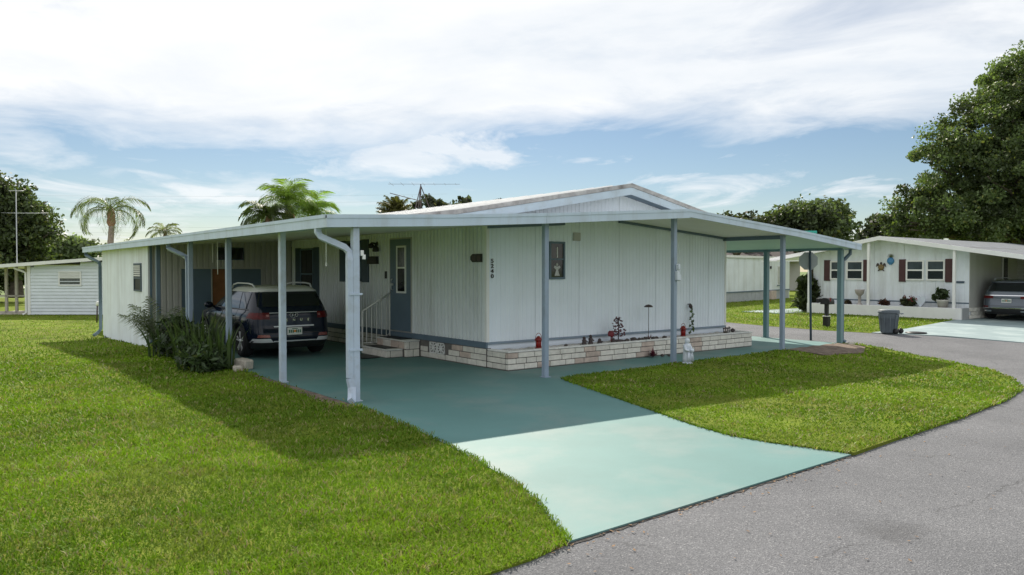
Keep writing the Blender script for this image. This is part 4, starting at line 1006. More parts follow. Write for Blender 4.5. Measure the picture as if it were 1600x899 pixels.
def blades(label, base, n, h, spread, colr, seed, name='snake_plant'):
    q = random.Random(seed); t_ = thing(name, label, 'plant', base); V = []; F = []; T = []
    for i in range(n):
        a = q.uniform(0, 6.28); r_ = spread * q.random() ** .5; bx, by = r_ * math.cos(a), r_ * math.sin(a) * 1.6; l = h * q.uniform(.55, 1.1); tl = q.uniform(.05, .4); wd = q.uniform(.022, .04); a2 = a + q.uniform(-.6, .6); tw = q.uniform(0, 3.14)
        dx, dy = math.cos(tw) * wd, math.sin(tw) * wd; c_ = np.array(colr) * q.uniform(.6, 1.4); prev = None
        for j in range(5):
            k = j / 4; p_ = (bx + math.cos(a2) * tl * l * k * k, by + math.sin(a2) * tl * l * k * k, l * k * (1 - .15 * tl * k)); ww = (1 - k ** 2.5) * (.6 + .6 * k) + .03
            cur = ((p_[0] - dx * ww, p_[1] - dy * ww, p_[2]), (p_[0] + dx * ww, p_[1] + dy * ww, p_[2]))
            if prev: b0 = len(V); V += [prev[0], prev[1], cur[1], cur[0]]; F.append([b0, b0 + 1, b0 + 2, b0 + 3]); T.append(c_)
            prev = cur
    mesh_np('leaf_blades', np.array(V), np.array(F), palm_leaf, t_, np.array(T)); return t_
blades('clump of upright sword leaves in front of the SUV door', (-4.15, 4.3, 0), 90, 1.05, .42, (.075, .11, .045), 41)
blades('sword leaved clump nearest the second carport post', (-4.15, 3.2, 0), 80, .85, .38, (.08, .12, .045), 42)
blades('spiky dark sword leaved clump by the shed corner and downspout', (-4.25, 6.3, -.05), 36, .8, .35, (.045, .07, .035), 43)
tag(MB().box(-.11, .11, -.17, .17, 0, .19, .03, M4=Matrix.Translation((-3.74, 2.72, 0)) @ Matrix.Rotation(.35, 4, 'Z') @ Matrix.Rotation(.08, 4, 'X')).build('edging_stone', concrete_w), 'pale rough stone block by the rear wheel of the navy SUV', 'stone')
tag(MB().box(-.09, .09, -.12, .12, -.02, .10, .025, M4=Matrix.Translation((-3.92, 2.50, 0)) @ Matrix.Rotation(-.3, 4, 'Z')).build('edging_stone', concrete_w), 'smaller low stone at the lawn edge beside the pale rough block', 'stone')

# ------------------------------------------------------------------ planter ornaments
def lantern(label, u, v):
    t_ = thing('garden_lantern', label, 'lantern', (u, v, .34))
    MB().lathe([(.07, 0), (.075, .012), (.055, .02), (.055, .03), (.0, .032)], 12, (u, v, .34)).build('base', red_m, t_)
    cg = MB()
    for k in range(6): a = k * math.pi / 3; cg.tube([(u + .05 * math.cos(a), v + .05 * math.sin(a), .37), (u + .055 * math.cos(a), v + .055 * math.sin(a), .50)], .007, 5)
    cg.build('cage', red_m, t_); MB().lathe([(.0, .37), (.045, .371), (.05, .44), (.045, .50), (0, .501)], 12, (u, v, 0)).build('globe', M('red_glass', (.3, .02, .015), .1, .1, 5), t_)
    MB().lathe([(.085, .50), (.08, .515), (.04, .56), (.025, .58), (.0, .585)], 12, (u, v, 0)).build('roof', red_m, t_)
    mb = MB(); pts = [(u + .075 * math.cos(a), v, .54 + .10 * math.sin(a)) for a in np.linspace(0, math.pi, 9)]; mb.tube(pts, .006, 5); mb.build('handle', red_m, t_)
lantern('red lantern in the planter beside the left front post', 1.0, -.35)
lantern('red lantern in the planter right of the socket box post', 5.42, -.30)
t_ = thing('metal_flower_tree', 'dark red metal leaf tree ornament standing in the planter gravel', 'garden ornament', (3.23, -.35, .34))
MB().tube([(3.23, -.35, .34), (3.23, -.35, .86)], .012, 6).blob((3.23, -.35, .36), (.16, .1, .035), 2, .2).build('stem', bronze, t_)
mb = MB()
for k in range(120):
    h = rnd.uniform(.10, .53); r_ = .17 * (1 - (h - .1) / .62) + .02; a = rnd.uniform(0, 6.28); rr = r_ * rnd.uniform(.4, 1.1)
    c_ = Vector((3.23 + rr * math.cos(a), -.35 + rr * math.sin(a), .34 + h)); d1 = Vector((rnd.uniform(-1, 1), rnd.uniform(-1, 1), rnd.uniform(-1, 1))).normalized(); d2 = d1.orthogonal().normalized(); s_ = .036
    mb.face([c_ - d1 * s_, c_ + d2 * s_ * .6, c_ + d1 * s_, c_ - d2 * s_ * .6])
mb.build('leaves', M('dark_red_leaf', (.10, .03, .045), .45, .5, 30), t_)
tag(MB().blob((2.98, -.38, .52), (.07, .05, .07), 2, .3).tube([(2.98, -.38, .33), (2.98, -.38, .5)], .012, 5).build('red_flower_ornament', M('deep_red', (.16, .02, .03), .5, .3, 20)), 'small deep red blossom ornament left of the metal leaf tree', 'garden ornament')
t_ = thing('garden_stake', 'thin garden stake with a dark domed cap in front of the white wall', 'garden ornament', (4.2, -.33, .34))
MB().tube([(4.2, -.33, .33), (4.2, -.33, 1.08)], .006, 6).build('rod', bronze, t_); MB().lathe([(.10, 1.055), (.095, 1.07), (.06, 1.10), (0, 1.115)], 14, (4.2, -.33, 0)).build('cap', bronze, t_)
t_ = thing('hanging_vine', 'wall hook with a thin trailing green vine near the right end of the wall', 'plant', (5.93, -.06, .34))
mb = MB().tube([(5.93, -.01, 1.06), (5.93, -.10, 1.07), (5.93, -.12, 1.02)], .012, 5).blob((5.93, -.10, 1.02), (.06, .05, .06), 1, .2); mb.build('hook', bronze, t_)
V, F, T = leaf_cloud([(.0, -.02 - .1 * abs(math.sin(k)), .05 + k * .055) for k in range(11)], [.04] * 11, 14, .03, (.07, .11, .05), .3, 1, 77); mesh_np('vine_leaves', V, F, leaf_m, t_, T)
# small figures and rocks in the bed
for k, (u, h, lb) in enumerate(((2.18, .17, 'dark squat figure leftmost of the pair standing in the planter'), (2.36, .20, 'dark upright figure right of the squat one in the planter'), (2.62, .10, 'low dark figure beside the upright pair in the planter'), (3.02, .09, 'small dark animal figure left of the red blossom ornament'))):
    v = -.40; mb = MB().lathe([(.05, .335), (.055, .36), (.04, .335 + h * .45), (.05, .335 + h * .6), (.03, .335 + h * .72)], 10, (u, v, 0)).blob((u, v, .335 + h * .85), (.04, .04, .038), 1, .05)
    mb.tube([(u + .03, v - .01, .335 + h * .55), (u + .06, v - .04, .335 + h * .4)], .014, 5); tag(mb.build('garden_figurine', bronze), lb, 'figurine')
for k, (u, s_) in enumerate(((1.72, .045), (2.02, .03), (3.45, .06), (3.66, .085), (3.84, .06), (3.98, .05), (4.08, .07), (4.33, .055), (4.45, .05), (4.62, .065), (4.95, .04), (6.95, .05))):
    v = -.40 + rnd.uniform(-.08, .08)
    tag(MB().blob((u, v, .345 + s_ * .3), (s_, s_ * .8, s_ * .6), 2, .2).build('garden_rock', dkrock), ('dark rock farthest left in the planter gravel', 'tiny dark rock just left of the pair of dark figures', 'dark rock just right of the metal leaf tree', 'largest dark rock in the planter gravel', 'dark rock touching the right side of the largest rock', 'dark rock just left of the domed stake rod', 'dark rock in front of the domed stake rod', 'dark rock first to the right of the domed stake', 'dark rock second to the right of the domed stake', 'dark rock third to the right of the domed stake', 'dark rock between the domed stake and the right lantern', 'dark rock beside the iron ornament at the planter end')[k], 'rock', 'dark rocks on the planter gravel')
t_ = thing('planted_spike', 'low reddish spiky plant among the rocks under the domed stake', 'plant', (4.17, -.38, .335))
mb = MB()
for k in range(14):
    a = k * 2.4; l = rnd.uniform(.08, .15); mb.face([(4.17 + .012 * math.sin(a), -.38 - .012 * math.cos(a), .335), (4.17 - .012 * math.sin(a), -.38 + .012 * math.cos(a), .335), (4.17 + math.cos(a) * l * .7, -.38 + math.sin(a) * l * .7, .335 + l)])
mb.build('leaf_blades', M('bronze_leaf', (.12, .05, .05), .5, .4, 30), t_)
t_ = thing('black_fence_bit', 'small dark iron ornament at the far right end of the planter', 'garden ornament', (7.05, -.30, .35))
mb = MB()
for k in range(4): mb.tube([(6.95 + k * .07, -.3, .34), (6.95 + k * .07, -.3, .46 + .03 * (k % 2))], .014, 5)
mb.rbar([(6.93, -.3, .45), (7.2, -.3, .45)], .03, .03).blob((7.3, -.3, .385), (.08, .06, .05), 1, .2); mb.build('ironwork', bronze, t_); t_.name = 'iron_ornament'
t_ = thing('bromeliad', 'dark red rosette plant at the foot of the planter on the green walk', 'plant', (3.84, -.78, .012))
mb = MB()
for k in range(34):
    a = k * 2.4; l = rnd.uniform(.12, .24); e = rnd.uniform(.25, 1.3); d_ = Vector((math.cos(a) * math.cos(e), math.sin(a) * math.cos(e), math.sin(e))); w_ = Vector((-math.sin(a), math.cos(a), 0)) * .02; o_ = Vector((3.84, -.78, .015))
    m_ = o_ + d_ * l * .6; tip = o_ + d_ * l - Vector((0, 0, .02)); mb.face([o_ - w_ * .6, m_ - w_, m_ + w_, o_ + w_ * .6]); mb.face([m_ - w_, tip, m_ + w_])
mb.build('leaf_rosette', M('maroon_leaf', (.14, .03, .045), .45, .4, 25), t_)
for k, (u, v, s_) in enumerate(((4.05, -.86, .05), (4.18, -.95, .04), (4.28, -.82, .035))):
    tag(MB().blob((u, v, .012 + s_ * .5), (s_, s_, s_ * .6), 1, .25).build('fallen_leaf_clump', dkrock), ('dark leaf scrap nearest the maroon rosette plant on the green walk', 'middle dark leaf scrap nearest the lawn on the green walk', 'small dark leaf scrap farthest from the maroon rosette plant')[k], 'leaf litter', 'leaf litter on the walk')
# white garden statue beside the post: robed child figure
t_ = thing('garden_statue', 'white stone statue of a small robed figure beside the socket box post', 'statue', (3.50, -1.98, -.01))
bx, by = 3.50, -1.98
MB().lathe([(.0, 0), (.11, .001), (.11, .03), (.095, .05), (0, .051)], 14, (bx, by, -.01)).build('plinth', stone_w, t_)
mb = MB().lathe([(.085, .05), (.085, .12), (.075, .24), (.07, .33), (.08, .37), (.06, .41), (.032, .43)], 16, (bx, by, -.01)).blob((bx - .005, by - .01, .465), (.052, .055, .06), 2, .02)
for s in (-1, 1):
    mb.tube([(bx + s * .07, by, .38), (bx + s * .092, by - .04, .29), (bx + s * .05, by - .10, .27)], [.032, .03, .024], 8)
    for k in range(3): mb.tube([(bx + s * (.03 + .03 * k), by - .095, .06), (bx + s * (.02 + .02 * k), by - .085, .24)], .012, 5)
mb.blob((bx + .02, by - .115, .28), (.045, .04, .04), 2, .1); mb.build('figure', stone_w, t_)
tag(MB().tube([(9.45, -1.72, -.02), (9.62, -2.75, -.05)], .035, 4).build('edging_timber', timber), 'pale timber edging strip along the bare soil patch', 'timber')
tag(MB().blob((9.9, -1.95, .02), (.12, .08, .06), 2, .15).build('edging_stone', concrete_w), 'pale stone at the foot of the right corner post', 'stone')
poly_sheet('leaf_litter', [(-3.98, -2.35), (-3.86, -2.2), (-3.86, -.2), (-3.86, 1.6), (-3.93, 1.6), (-3.95, .2), (-4.10, -1.4)], soil, sp=.25, zo=.010, skirt=0.03, zf=lambda u, v: float(G(u, v)) + .006 * math.sin(u * 23) * math.cos(v * 17))

# ------------------------------------------------------------------ street furniture
t_ = thing('stop_sign', 'grey back of an octagonal road sign with street name blades on a dark pole', 'sign', (10.40, -.56, -.05))
MB().tube([(10.40, -.56, -.2), (10.30, -.56, 2.86)], .03, 8).build('pole', slate_d, t_)
rz_ = Matrix.Translation((10.30, -.53, 2.12)) @ Matrix.Rotation(R(-52), 4, 'Z')
mb = MB().prism([(.255 * math.cos(R(22.5 + 45 * k)), .255 * math.sin(R(22.5 + 45 * k))) for k in range(8)], 'y', .05, .056); bmesh.ops.transform(mb.bm, matrix=rz_, verts=mb.bm.verts); mb.build('sign_panel', galv, t_)
mb = MB().box(-.19, .19, -.012, .012, .68, .81, .004); bmesh.ops.transform(mb.bm, matrix=Matrix.Translation((10.28, -.56, 2.12)) @ Matrix.Rotation(R(-48), 4, 'Z'), verts=mb.bm.verts); mb.build('street_blade', sign_g, t_)
mb = MB().box(-.22, .22, -.012, .012, .54, .66, .004); bmesh.ops.transform(mb.bm, matrix=Matrix.Translation((10.28, -.56, 2.12)) @ Matrix.Rotation(R(42), 4, 'Z'), verts=mb.bm.verts); mb.build('street_blade', sign_g, t_)
t_ = thing('mailbox', 'black mailbox with red flag on a thick black post across the street', 'mailbox', (15.3, 1.8, -.01))
MB().box(15.2, 15.38, 1.70, 1.88, 0, .34, .01).box(15.235, 15.345, 1.735, 1.845, .34, .74, .006).build('post', black_m, t_)
MB().box(15.19, 15.39, 1.69, 1.89, .33, .352, .003).build('collar', white_m, t_)
mb = MB().prism([(1.60, .74), (1.92, .74), (1.92, .84), (1.88, .92), (1.82, .95), (1.70, .95), (1.64, .92), (1.60, .84)], 'x', 15.12, 15.44); mb.build('box', black_m, t_)
MB().box(15.1, 15.4, 1.95, 2.06, .80, .93, .01).build('paper_slot', black_m, t_)
MB().box(15.15, 15.17, 1.57, 1.60, .84, .96).box(15.13, 15.17, 1.57, 1.60, .92, .96).build('flag', red_m, t_)
t_ = thing('rubbish_bin', 'grey wheeled rubbish bin standing at the kerb of the neighbouring driveway', 'bin', (14.1, -.85, 0))
bx, by = 14.1, -.85
MB().lathe([(.21, .02), (.22, .05), (.27, .60), (.30, .61), (.30, .66), (.285, .67), (.28, .60), (.2, .1), (0, .09)], 20, (bx, by, 0)).build('tub', bin_m, t_)
for k in range(10): a = k * .628; MB().rbar([(bx + .218 * math.cos(a), by + .218 * math.sin(a), .06), (bx + .268 * math.cos(a), by + .268 * math.sin(a), .56)], .03, .03).build('rib', bin_m, t_)
MB().lathe([(.29, .672), (.29, .69), (.15, .71), (0, .715)], 20, (bx, by, 0)).build('lid', bin_m, t_)
for s in (-1, 1): MB().lathe([(.0, -.025), (.08, -.025), (.08, .025), (0, .025)], 14, (bx + .05 + s * .15, by - .26 , .08), 'X').build('wheel', black_m, t_)
MB().tube([(bx - .15, by - .29, .58), (bx - .15, by - .36, .60), (bx + .15, by - .36, .60), (bx + .15, by - .29, .58)], .014, 6).build('handle', bin_m, t_)
tag(MB().lathe([(.29, .0), (.29, .02), (.15, .035), (0, .04)], 18, (14.75, -1.35, .012)).build('bin_lid', black_m), 'black round lid lying on the neighbouring driveway behind the bin', 'lid')
t_ = thing('garden_stake_light', 'thin dark pole with a small white lamp head on the left lawn', 'light', (-2.75, 23.7, -.3))
MB().tube([(-2.75, 23.7, -.35), (-2.72, 23.7, .42)], .03, 6).build('pole', bronze, t_); MB().lathe([(.04, .40), (.06, .44), (.06, .54), (.03, .58), (0, .585)], 10, (-2.72, 23.7, 0)).build('lamp_head', white_m, t_)

# ------------------------------------------------------------------ house across the street
NZ = lambda v: float(np.interp(v, [-3.8, -1.63, .73, 3.53, 6.46, 8.75], [2.16, 2.38, 2.77, 3.23, 2.72, 2.36]))
nh = thing('neighbour_house', 'white bungalow across the street with maroon shutters and open carport', 'house', (23, 3.6, 0))
vv = [-3.8, -1.63, .73, 3.53, 6.46, 8.75]
def nslab(fn, v0s, u0, u1, th, name, mat, dz=0):
    top = [(v, fn(v) + dz) for v in v0s]; return MB().prism(top + [(v, z - th) for v, z in top[::-1]], 'x', u0, u1).build(name, mat, nh)
nslab(NZ, vv, 22.33, 36, .05, 'roof', roof_gray, .02)
nslab(NZ, vv[:4], 22.28, 22.33, .16, 'fascia', white_m, .03); nslab(NZ, vv[3:], 22.28, 22.33, .16, 'fascia', white_m, .03)
nslab(NZ, vv, 22.34, 35.9, .02, 'soffit', white_m, -.06)
NE = [.42, 1.64, 2.86, 4.08, 5.30, 6.06, 6.84]
for a, b_ in zip(NE, NE[1:]):
    rib_strip('v', a + .004, b_ - .004, 23.0, .40, lambda v: NZ(v) - .06, -1, .2, .008).build('siding_panel', board_w, nh, recalc=False)
MB().box(23.02, 34, .44, 6.82, .0, 2.6).build('wall_core', board_w, nh)
MB().box(22.985, 23.0, .42, 6.84, .58, .63).build('skirt_band', slate, nh)
MB().box(22.98, 23.02, .42, 6.84, .0, .40).build('skirting', M('pale_skirting', (.55, .56, .57), .8, .1, 5), nh)
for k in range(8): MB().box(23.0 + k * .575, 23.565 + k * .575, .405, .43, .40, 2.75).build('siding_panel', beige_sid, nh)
for r_ in range(3):
    for k in range(9): brick(nh, 'brick', (23.2 + k * .42 + (r_ % 2) * .2, .40, .08 + r_ * .14), (.41, .06, .13), brick_m)
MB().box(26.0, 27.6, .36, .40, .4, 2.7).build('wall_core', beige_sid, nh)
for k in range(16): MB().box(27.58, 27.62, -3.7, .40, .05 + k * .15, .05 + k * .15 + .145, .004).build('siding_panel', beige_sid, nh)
o = MB().box(27.54, 27.585, -1.55, -.35, 1.50, 1.95).build('window', white_m, nh); subw(MB().box(27.53, 27.545, -1.5, -.4, 1.54, 1.91), 'pane', glass_d, nh, o)
o = MB().box(26.0, 26.5, .33, .37, 1.45, 2.4).build('window', white_m, nh); subw(MB().box(26.04, 26.46, .32, .335, 1.49, 2.36), 'pane', glass_d, nh, o)
def nwin(v0, v1, z0=1.46, z1=2.27):
    fr = MB()
    for q in ((v0, v0 + .06, z0, z1), (v1 - .06, v1, z0, z1), (v0 + .06, v1 - .06, z0, z0 + .06), (v0 + .06, v1 - .06, z1 - .06, z1), (v0 + .06, v1 - .06, 1.84, 1.90)): fr.box(22.94, 22.99, *q)
    o = fr.build('window', white_m, nh)
    subw(MB().box(22.965, 22.985, v0 + .06, v1 - .06, 1.90, z1 - .06), 'pane', pane_m, nh, o); subw(MB().box(22.965, 22.985, v0 + .06, v1 - .06, z0 + .06, 1.84), 'pane', glass_d, nh, o)
for a in ((5.36, 6.02), (4.54, 5.28), (2.07, 2.77), (1.28, 1.98)): nwin(*a)
for a, b_ in ((6.03, 6.31), (4.28, 4.54), (2.78, 3.05), (1.02, 1.27)):
    shu = MB().box(22.95, 22.985, a, b_, 1.40, 2.31, .004); z = 1.46
    while z < 2.24: shu.box(22.942, 22.951, a + .04, b_ - .04, z, z + .035); z += .06
    shu.build('shutter', burg, nh)
for v, u in ((4.03, 22.42), (.72, 22.42), (7.72, 21.95), (6.62, 22.3)):
    MB().box(u - .05, u + .05, v - .05, v + .05, 0, NZ(v) - .08, .006).build('post', white_m, nh)
MB().box(21.9, 22.33, 6.7, 8.75, 2.26, 2.30).build('porch_soffit', white_m, nh)
mb = MB().prism([(.60, 1.41), (.60, 1.37), (.90, 1.37), (.90, 1.45), (.60, 1.45), (.56, 1.41)], 'x', 22.97, 22.992); mb.build('number_plaque', slate_d, nh)
np_ = thing('white_planter_wall', 'long white planter box wall in front of the bungalow facade', 'planter', (22.3, 3.5, 0))
MB().box(22.26, 22.36, .40, 6.70, 0, .435, .008).build('front_panel', white_m, np_); MB().box(22.36, 22.97, .40, .48, 0, .43).build('end_panel', M('grey_panel', (.36, .37, .38), .8), np_); MB().box(22.36, 22.97, 6.62, 6.70, 0, .43).build('end_panel', white_m, np_)
MB().box(22.37, 22.96, .49, 6.61, 0, .38).build('soil_fill', soil, np_)
# wall ornaments
t_ = thing('turtle_plaque', 'brown metal sea turtle hung on the bungalow wall between windows', 'wall ornament', (22.98, 3.79, 2.0))
MB().lathe([(.0, -.05), (.09, -.045), (.125, -.02), (.13, 0)], 16, (22.985, 3.79, 1.99), 'X').build('shell', turtle_m, t_)
mb = MB()
for q in ([(3.72, 2.08), (3.66, 2.17), (3.60, 2.12), (3.585, 2.0), (3.64, 2.05), (3.70, 2.05)], [(3.86, 2.08), (3.92, 2.17), (3.98, 2.12), (3.995, 2.0), (3.94, 2.05), (3.88, 2.05)], [(3.71, 1.93), (3.65, 1.83), (3.70, 1.83), (3.75, 1.90)], [(3.87, 1.93), (3.93, 1.83), (3.88, 1.83), (3.83, 1.90)]): mb.prism(q, 'x', 22.96, 22.985)
mb.lathe([(0, -.04), (.04, -.03), (.045, 0)], 10, (22.985, 3.79, 2.16), 'X'); mb.build('flippers', bronze, t_)
t_ = thing('wall_pot_plaque', 'blue glazed wall pot with a pineapple leaf top beside the turtle', 'wall ornament', (22.98, 3.4, 2.3))
MB().lathe([(0, -.07), (.10, -.06), (.15, -.02), (.15, 0)], 16, (22.985, 3.40, 2.25), 'X').prism([(3.33, 2.16), (3.47, 2.16), (3.44, 2.09), (3.36, 2.09)], 'x', 22.94, 22.985).build('pot', blue_gl, t_)
mb = MB()
for k in range(9): a = R(20 + k * 17.5); mb.prism([(3.40 - .02 * math.sin(a), 2.36), (3.40 + .02 * math.sin(a), 2.36 + .02), (3.40 + .17 * math.cos(a), 2.38 + .17 * math.sin(a))], 'x', 22.96, 22.98)
mb.build('leaf_crown', M('weathered_green', (.12, .14, .06), .6, .3, 15), t_)
# planter contents
t_ = thing('pedestal_urn', 'pale stone pedestal urn standing in the white planter', 'urn', (22.55, 4.47, .38))
MB().lathe([(.12, .38), (.12, .44), (.06, .50), (.055, .78), (.09, .82), (.16, .90), (.19, 1.02), (.19, 1.06), (.14, 1.06), (0, 1.0)], 16, (22.55, 4.47, 0)).build('urn_body', M('grey_stone', (.40, .36, .34), .8, .2, 8), t_)
t_ = thing('heart_ornament', 'white scrolled heart shaped ornament in the planter below the windows', 'garden ornament', (22.6, 2.02, .38))
MB().prism([(2.02 + .2 * (math.sin(a) ** 3), .66 + .017 * (13 * math.cos(a) - 5 * math.cos(2 * a) - 2 * math.cos(3 * a) - math.cos(4 * a))) for a in np.linspace(0, 2 * math.pi, 25)[:-1]], 'x', 22.58, 22.62).tube([(22.6, 2.02, .36), (22.6, 2.02, .5)], .03, 6).build('heart', stone_w, t_)
t_ = thing('potted_plant', 'leafy green plant in a pale pot in the planter beside the right post', 'potted plant', (22.6, 1.2, .38))
MB().lathe([(.15, .38), (.20, .66), (.23, .67), (.23, .73), (.19, .73), (0, .68)], 16, (22.6, 1.2, 0)).build('pot', terracotta, t_)
V, F, T = leaf_cloud([(q[0], q[1], q[2]) for q in nr.normal(size=(26, 3)) * np.array([.12, .15, .10]) + np.array([0, 0, .55])], [.13] * 26, 12, .10, (.05, .075, .03), .4, .9, 51); mesh_np('foliage', V, F, leaf_m, t_, T)
shrub('bush with red flowers in the white planter under the right windows', (22.6, 2.5, .38), [(0, 0, .2, .18, .3, .17)], 40, 12, .06, (.06, .07, .035), 52, .1)
V, F, T = leaf_cloud(nr.normal(size=(14, 3)) * np.array([.1, .16, .07]) + np.array([-.05, -.1, .3]), [.05] * 14, 3, .05, (.24, .035, .045), .3, 1, 53); o = mesh_np('flowers', V, F, leaf_m, bpy.data.objects['shrub.002'] if 'shrub.002' in bpy.data.objects else None, T)
shrub('small reddish plant in the white planter right of the middle post', (22.6, 3.45, .38), [(0, 0, .14, .13, .2, .13)], 24, 10, .05, (.10, .05, .04), 54, .08)
shrub('low dark plant in the white planter right of the pedestal urn side', (22.6, 5.0, .38), [(0, 0, .10, .12, .25, .09)], 24, 10, .05, (.06, .05, .035), 55, .08)
shrub('round dark bush at the left corner of the bungalow by its porch', (22.9, 7.0, 0), [(0, 0, .6, .36, .36, .58), (0, 0, 1.15, .25, .28, .35)], 70, 24, .13, (.045, .06, .025), 56, .25)

# ------------------------------------------------------------------ long white house behind
fh = thing('far_white_house', 'long flat white mobile home behind the lawn across the side street', 'house', (28, 16, -.05))
fl = [(27.0, 15.2), (34.6, 16.75)]; D_ = (Vector((*fl[1], 0)) - Vector((*fl[0], 0))); D_.normalize(); nrm = Vector((D_.y, -D_.x, 0))
def fpan(a0, a1, z0, z1, e, name, mat, th=.03):
    o0 = Vector((*fl[0], 0)); p0, p1 = o0 + D_ * a0 + nrm * e, o0 + D_ * a1 + nrm * e; b0, b1 = p0 - nrm * th, p1 - nrm * th
    mb = MB().prism([(p0.x, p0.y), (p1.x, p1.y), (b1.x, b1.y), (b0.x, b0.y)], 'z', z0, z1); return mb.build(name, mat, fh)
fpan(-6, 11.2, -.05, 2.6, 0, 'wall_core', board_w, 4.0)
for k in range(14): fpan(-6 + k * 1.22, -6 + (k + 1) * 1.22 - .01, .60, 2.58, .03, 'siding_panel', board_w)
for k in range(28): fpan(-6 + k * .61, -6 + (k + 1) * .61 - .02, -.02, .52, .02, 'skirt_panel', M('grey_skirt', (.42, .44, .47), .7, .1, 4) if k == 0 else MATS['grey_skirt'])
fpan(-6, 11.2, .53, .60, .05, 'skirt_band', slate, .06)
fpan(-6.1, 11.3, 2.60, 2.74, .12, 'roof', white_m, 4.3)
fpan(9.0, 9.9, .9, 2.15, .06, 'window', white_m, .04); fpan(9.05, 9.85, .96, 2.1, .075, 'window_pane', M('blind', (.5, .51, .5), .5, .1, 6), .02); fpan(8.95, 9.95, .84, .90, .09, 'window_sill', slate, .06)
fpan(7.75, 7.9, 1.95, 2.12, .10, 'wall_lamp', black_m, .08)
fpan(7.4, 8.2, .0, .55, .30, 'porch_step', brick_p, .3)
p = at(1165, 75)
tag(fh, None)
hd = thing('far_roof_house', 'dark brown roofed house far behind the long white mobile home', 'house', (at(1170, 70)[0], at(1170, 70)[1], 0))
q0 = Vector(at(1120, 70)); q1 = Vector(at(1250, 70)); dd = (q1 - q0).normalized(); nn = FWD
mb = MB().prism([(q0.x, q0.y), (q1.x, q1.y), ((q1 + nn * 6).x, (q1 + nn * 6).y), ((q0 + nn * 6).x, (q0 + nn * 6).y)], 'z', 0, 2.7); mb.build('wall', beige_sid, hd)
mb = MB(); a, b_, c_, d_ = [q + Vector((0, 0, 2.65)) for q in (q0 - nn, q1 - nn, q1 + nn * 7, q0 + nn * 7)]; e, f = (a + d_) / 2 + Vector((0, 0, 1.35)), (b_ + c_) / 2 + Vector((0, 0, 1.35))
for q in ((a, b_, f, e), (c_, d_, e, f), (b_, c_, f), (d_, a, e), (a, d_, c_, b_)): mb.face(q)
mb.build('roof', roof_dark, hd)

# ------------------------------------------------------------------ blue grey house at the left
LA = math.atan2(-2.14, 2.76); lo = (-4.31, 31.62, -.29)
lh = thing('blue_grey_house', 'blue grey lap sided house with screened porch beyond the left lawn', 'house', lo, LA, local=True)
H0, sl = 2.42, .071
def lz(x): return H0 + sl * x
k = 0; z = 0.02
while z < 2.75:
    zt = z + .155; x1 = 7.0
    x0 = max(0.0, (zt - (H0 - .05)) / sl) if zt > H0 - .05 else 0.0
    if x0 < 6.5: MB().prism([(-.042, z), (.0, z), (.0, zt), (-.006, zt)], 'x', x0, x1).build('lap_board', vinyl, lh)
    z += .158
z = 0.02
while z < 2.3:
    MB().prism([(.02, z), (2.6, z), (2.6, z + .15), (.02, z + .15)], 'x', -.02, .0).build('lap_board', vinyl, lh); z += .158
MB().box(.0, 7.0, .01, 5, 0, 2.3).build('wall_core', vinyl, lh)
MB().box(-.09, .06, -.05, .02, 0, lz(0) - .05, .006).build('corner_trim', white_m, lh)
for a, b_ in ((-2.6, 1.5), (1.503, 7.2)):
    top = [(a, lz(a) + .10), (b_, lz(b_) + .10)]; MB().prism(top + [(b_, lz(b_) - .06), (a, lz(a) - .06)], 'y', -.42, -.38).build('fascia', white_m, lh)
MB().prism([(-2.6, lz(-2.6) + .09), (7.2, lz(7.2) + .09), (7.2, lz(7.2)), (-2.6, lz(-2.6))], 'y', -.379, 6).build('roof', roof_m, lh)
o = MB()
for q in ((1.42, 1.48, 1.40, 2.10), (2.46, 2.52, 1.40, 2.10), (1.48, 2.46, 1.40, 1.46), (1.48, 2.46, 2.04, 2.10), (1.48, 2.46, 1.77, 1.80)): o.box(q[0], q[1], -.06, -.018, q[2], q[3])
o = o.build('window', white_m, lh)
def subl(mb, name, mat, parent): ob = mb.build(name, mat, None); ob.parent = parent; ob['_p'] = 1
subl(MB().box(1.48, 2.46, -.035, -.02, 1.46, 1.77), 'pane', glass_c, o)
for j in range(5): subl(MB().box(1.48, 2.46, -.05, -.03, 1.81 + j * .045, 1.845 + j * .045), 'louvre', white_m, o)
MB().rbar([(-.6, -.2, lz(-.6) - .06), (-.6, -.2, 2.25), (-.28, -.05, 2.1), (-.17, -.02, 2.02), (-.17, -.02, .1), (-.3, -.1, .02)], .08, .07, Vector((0, 1, 0))).build('downspout', white_m, lh)
for x in (-.75, -1.25, -1.75, -2.4): MB().box(x - .06, x + .06, .9, 1.0, 0, lz(x), .005).build('post', M('tan_post', (.42, .39, .35), .6, .1, 4) if x == -.75 else MATS['tan_post'], lh)
MB().box(-2.6, -.05, .9, 1.0, .0, .12).box(-2.6, -.05, .9, 1.0, .85, .92).build('porch_rail', MATS['tan_post'], lh)
MB().box(-2.6, -.02, .5, 3.0, -.02, .04).build('porch_floor', concrete_w, lh)
t_ = thing('television_mast', 'tall thin aerial mast rising beside the blue grey house', 'aerial', at(27, 38, -.3))
q = Vector(at(27, 38)); MB().tube([q + Vector((0, 0, -.4)), q + Vector((0, 0, 5.85))], .022, 6).build('mast', galv, t_)
mb = MB(); pp = q + Vector((0, 0, 4.7)); mb.tube([pp - RT * .4, pp + RT * 1.6], .014, 5)
for k in range(7): c_ = pp + RT * (-.3 + k * .28); e = (FWD * .3 + RT * .35) * (.8 - .05 * k); mb.tube([c_ - e, c_ + e], .008, 4)
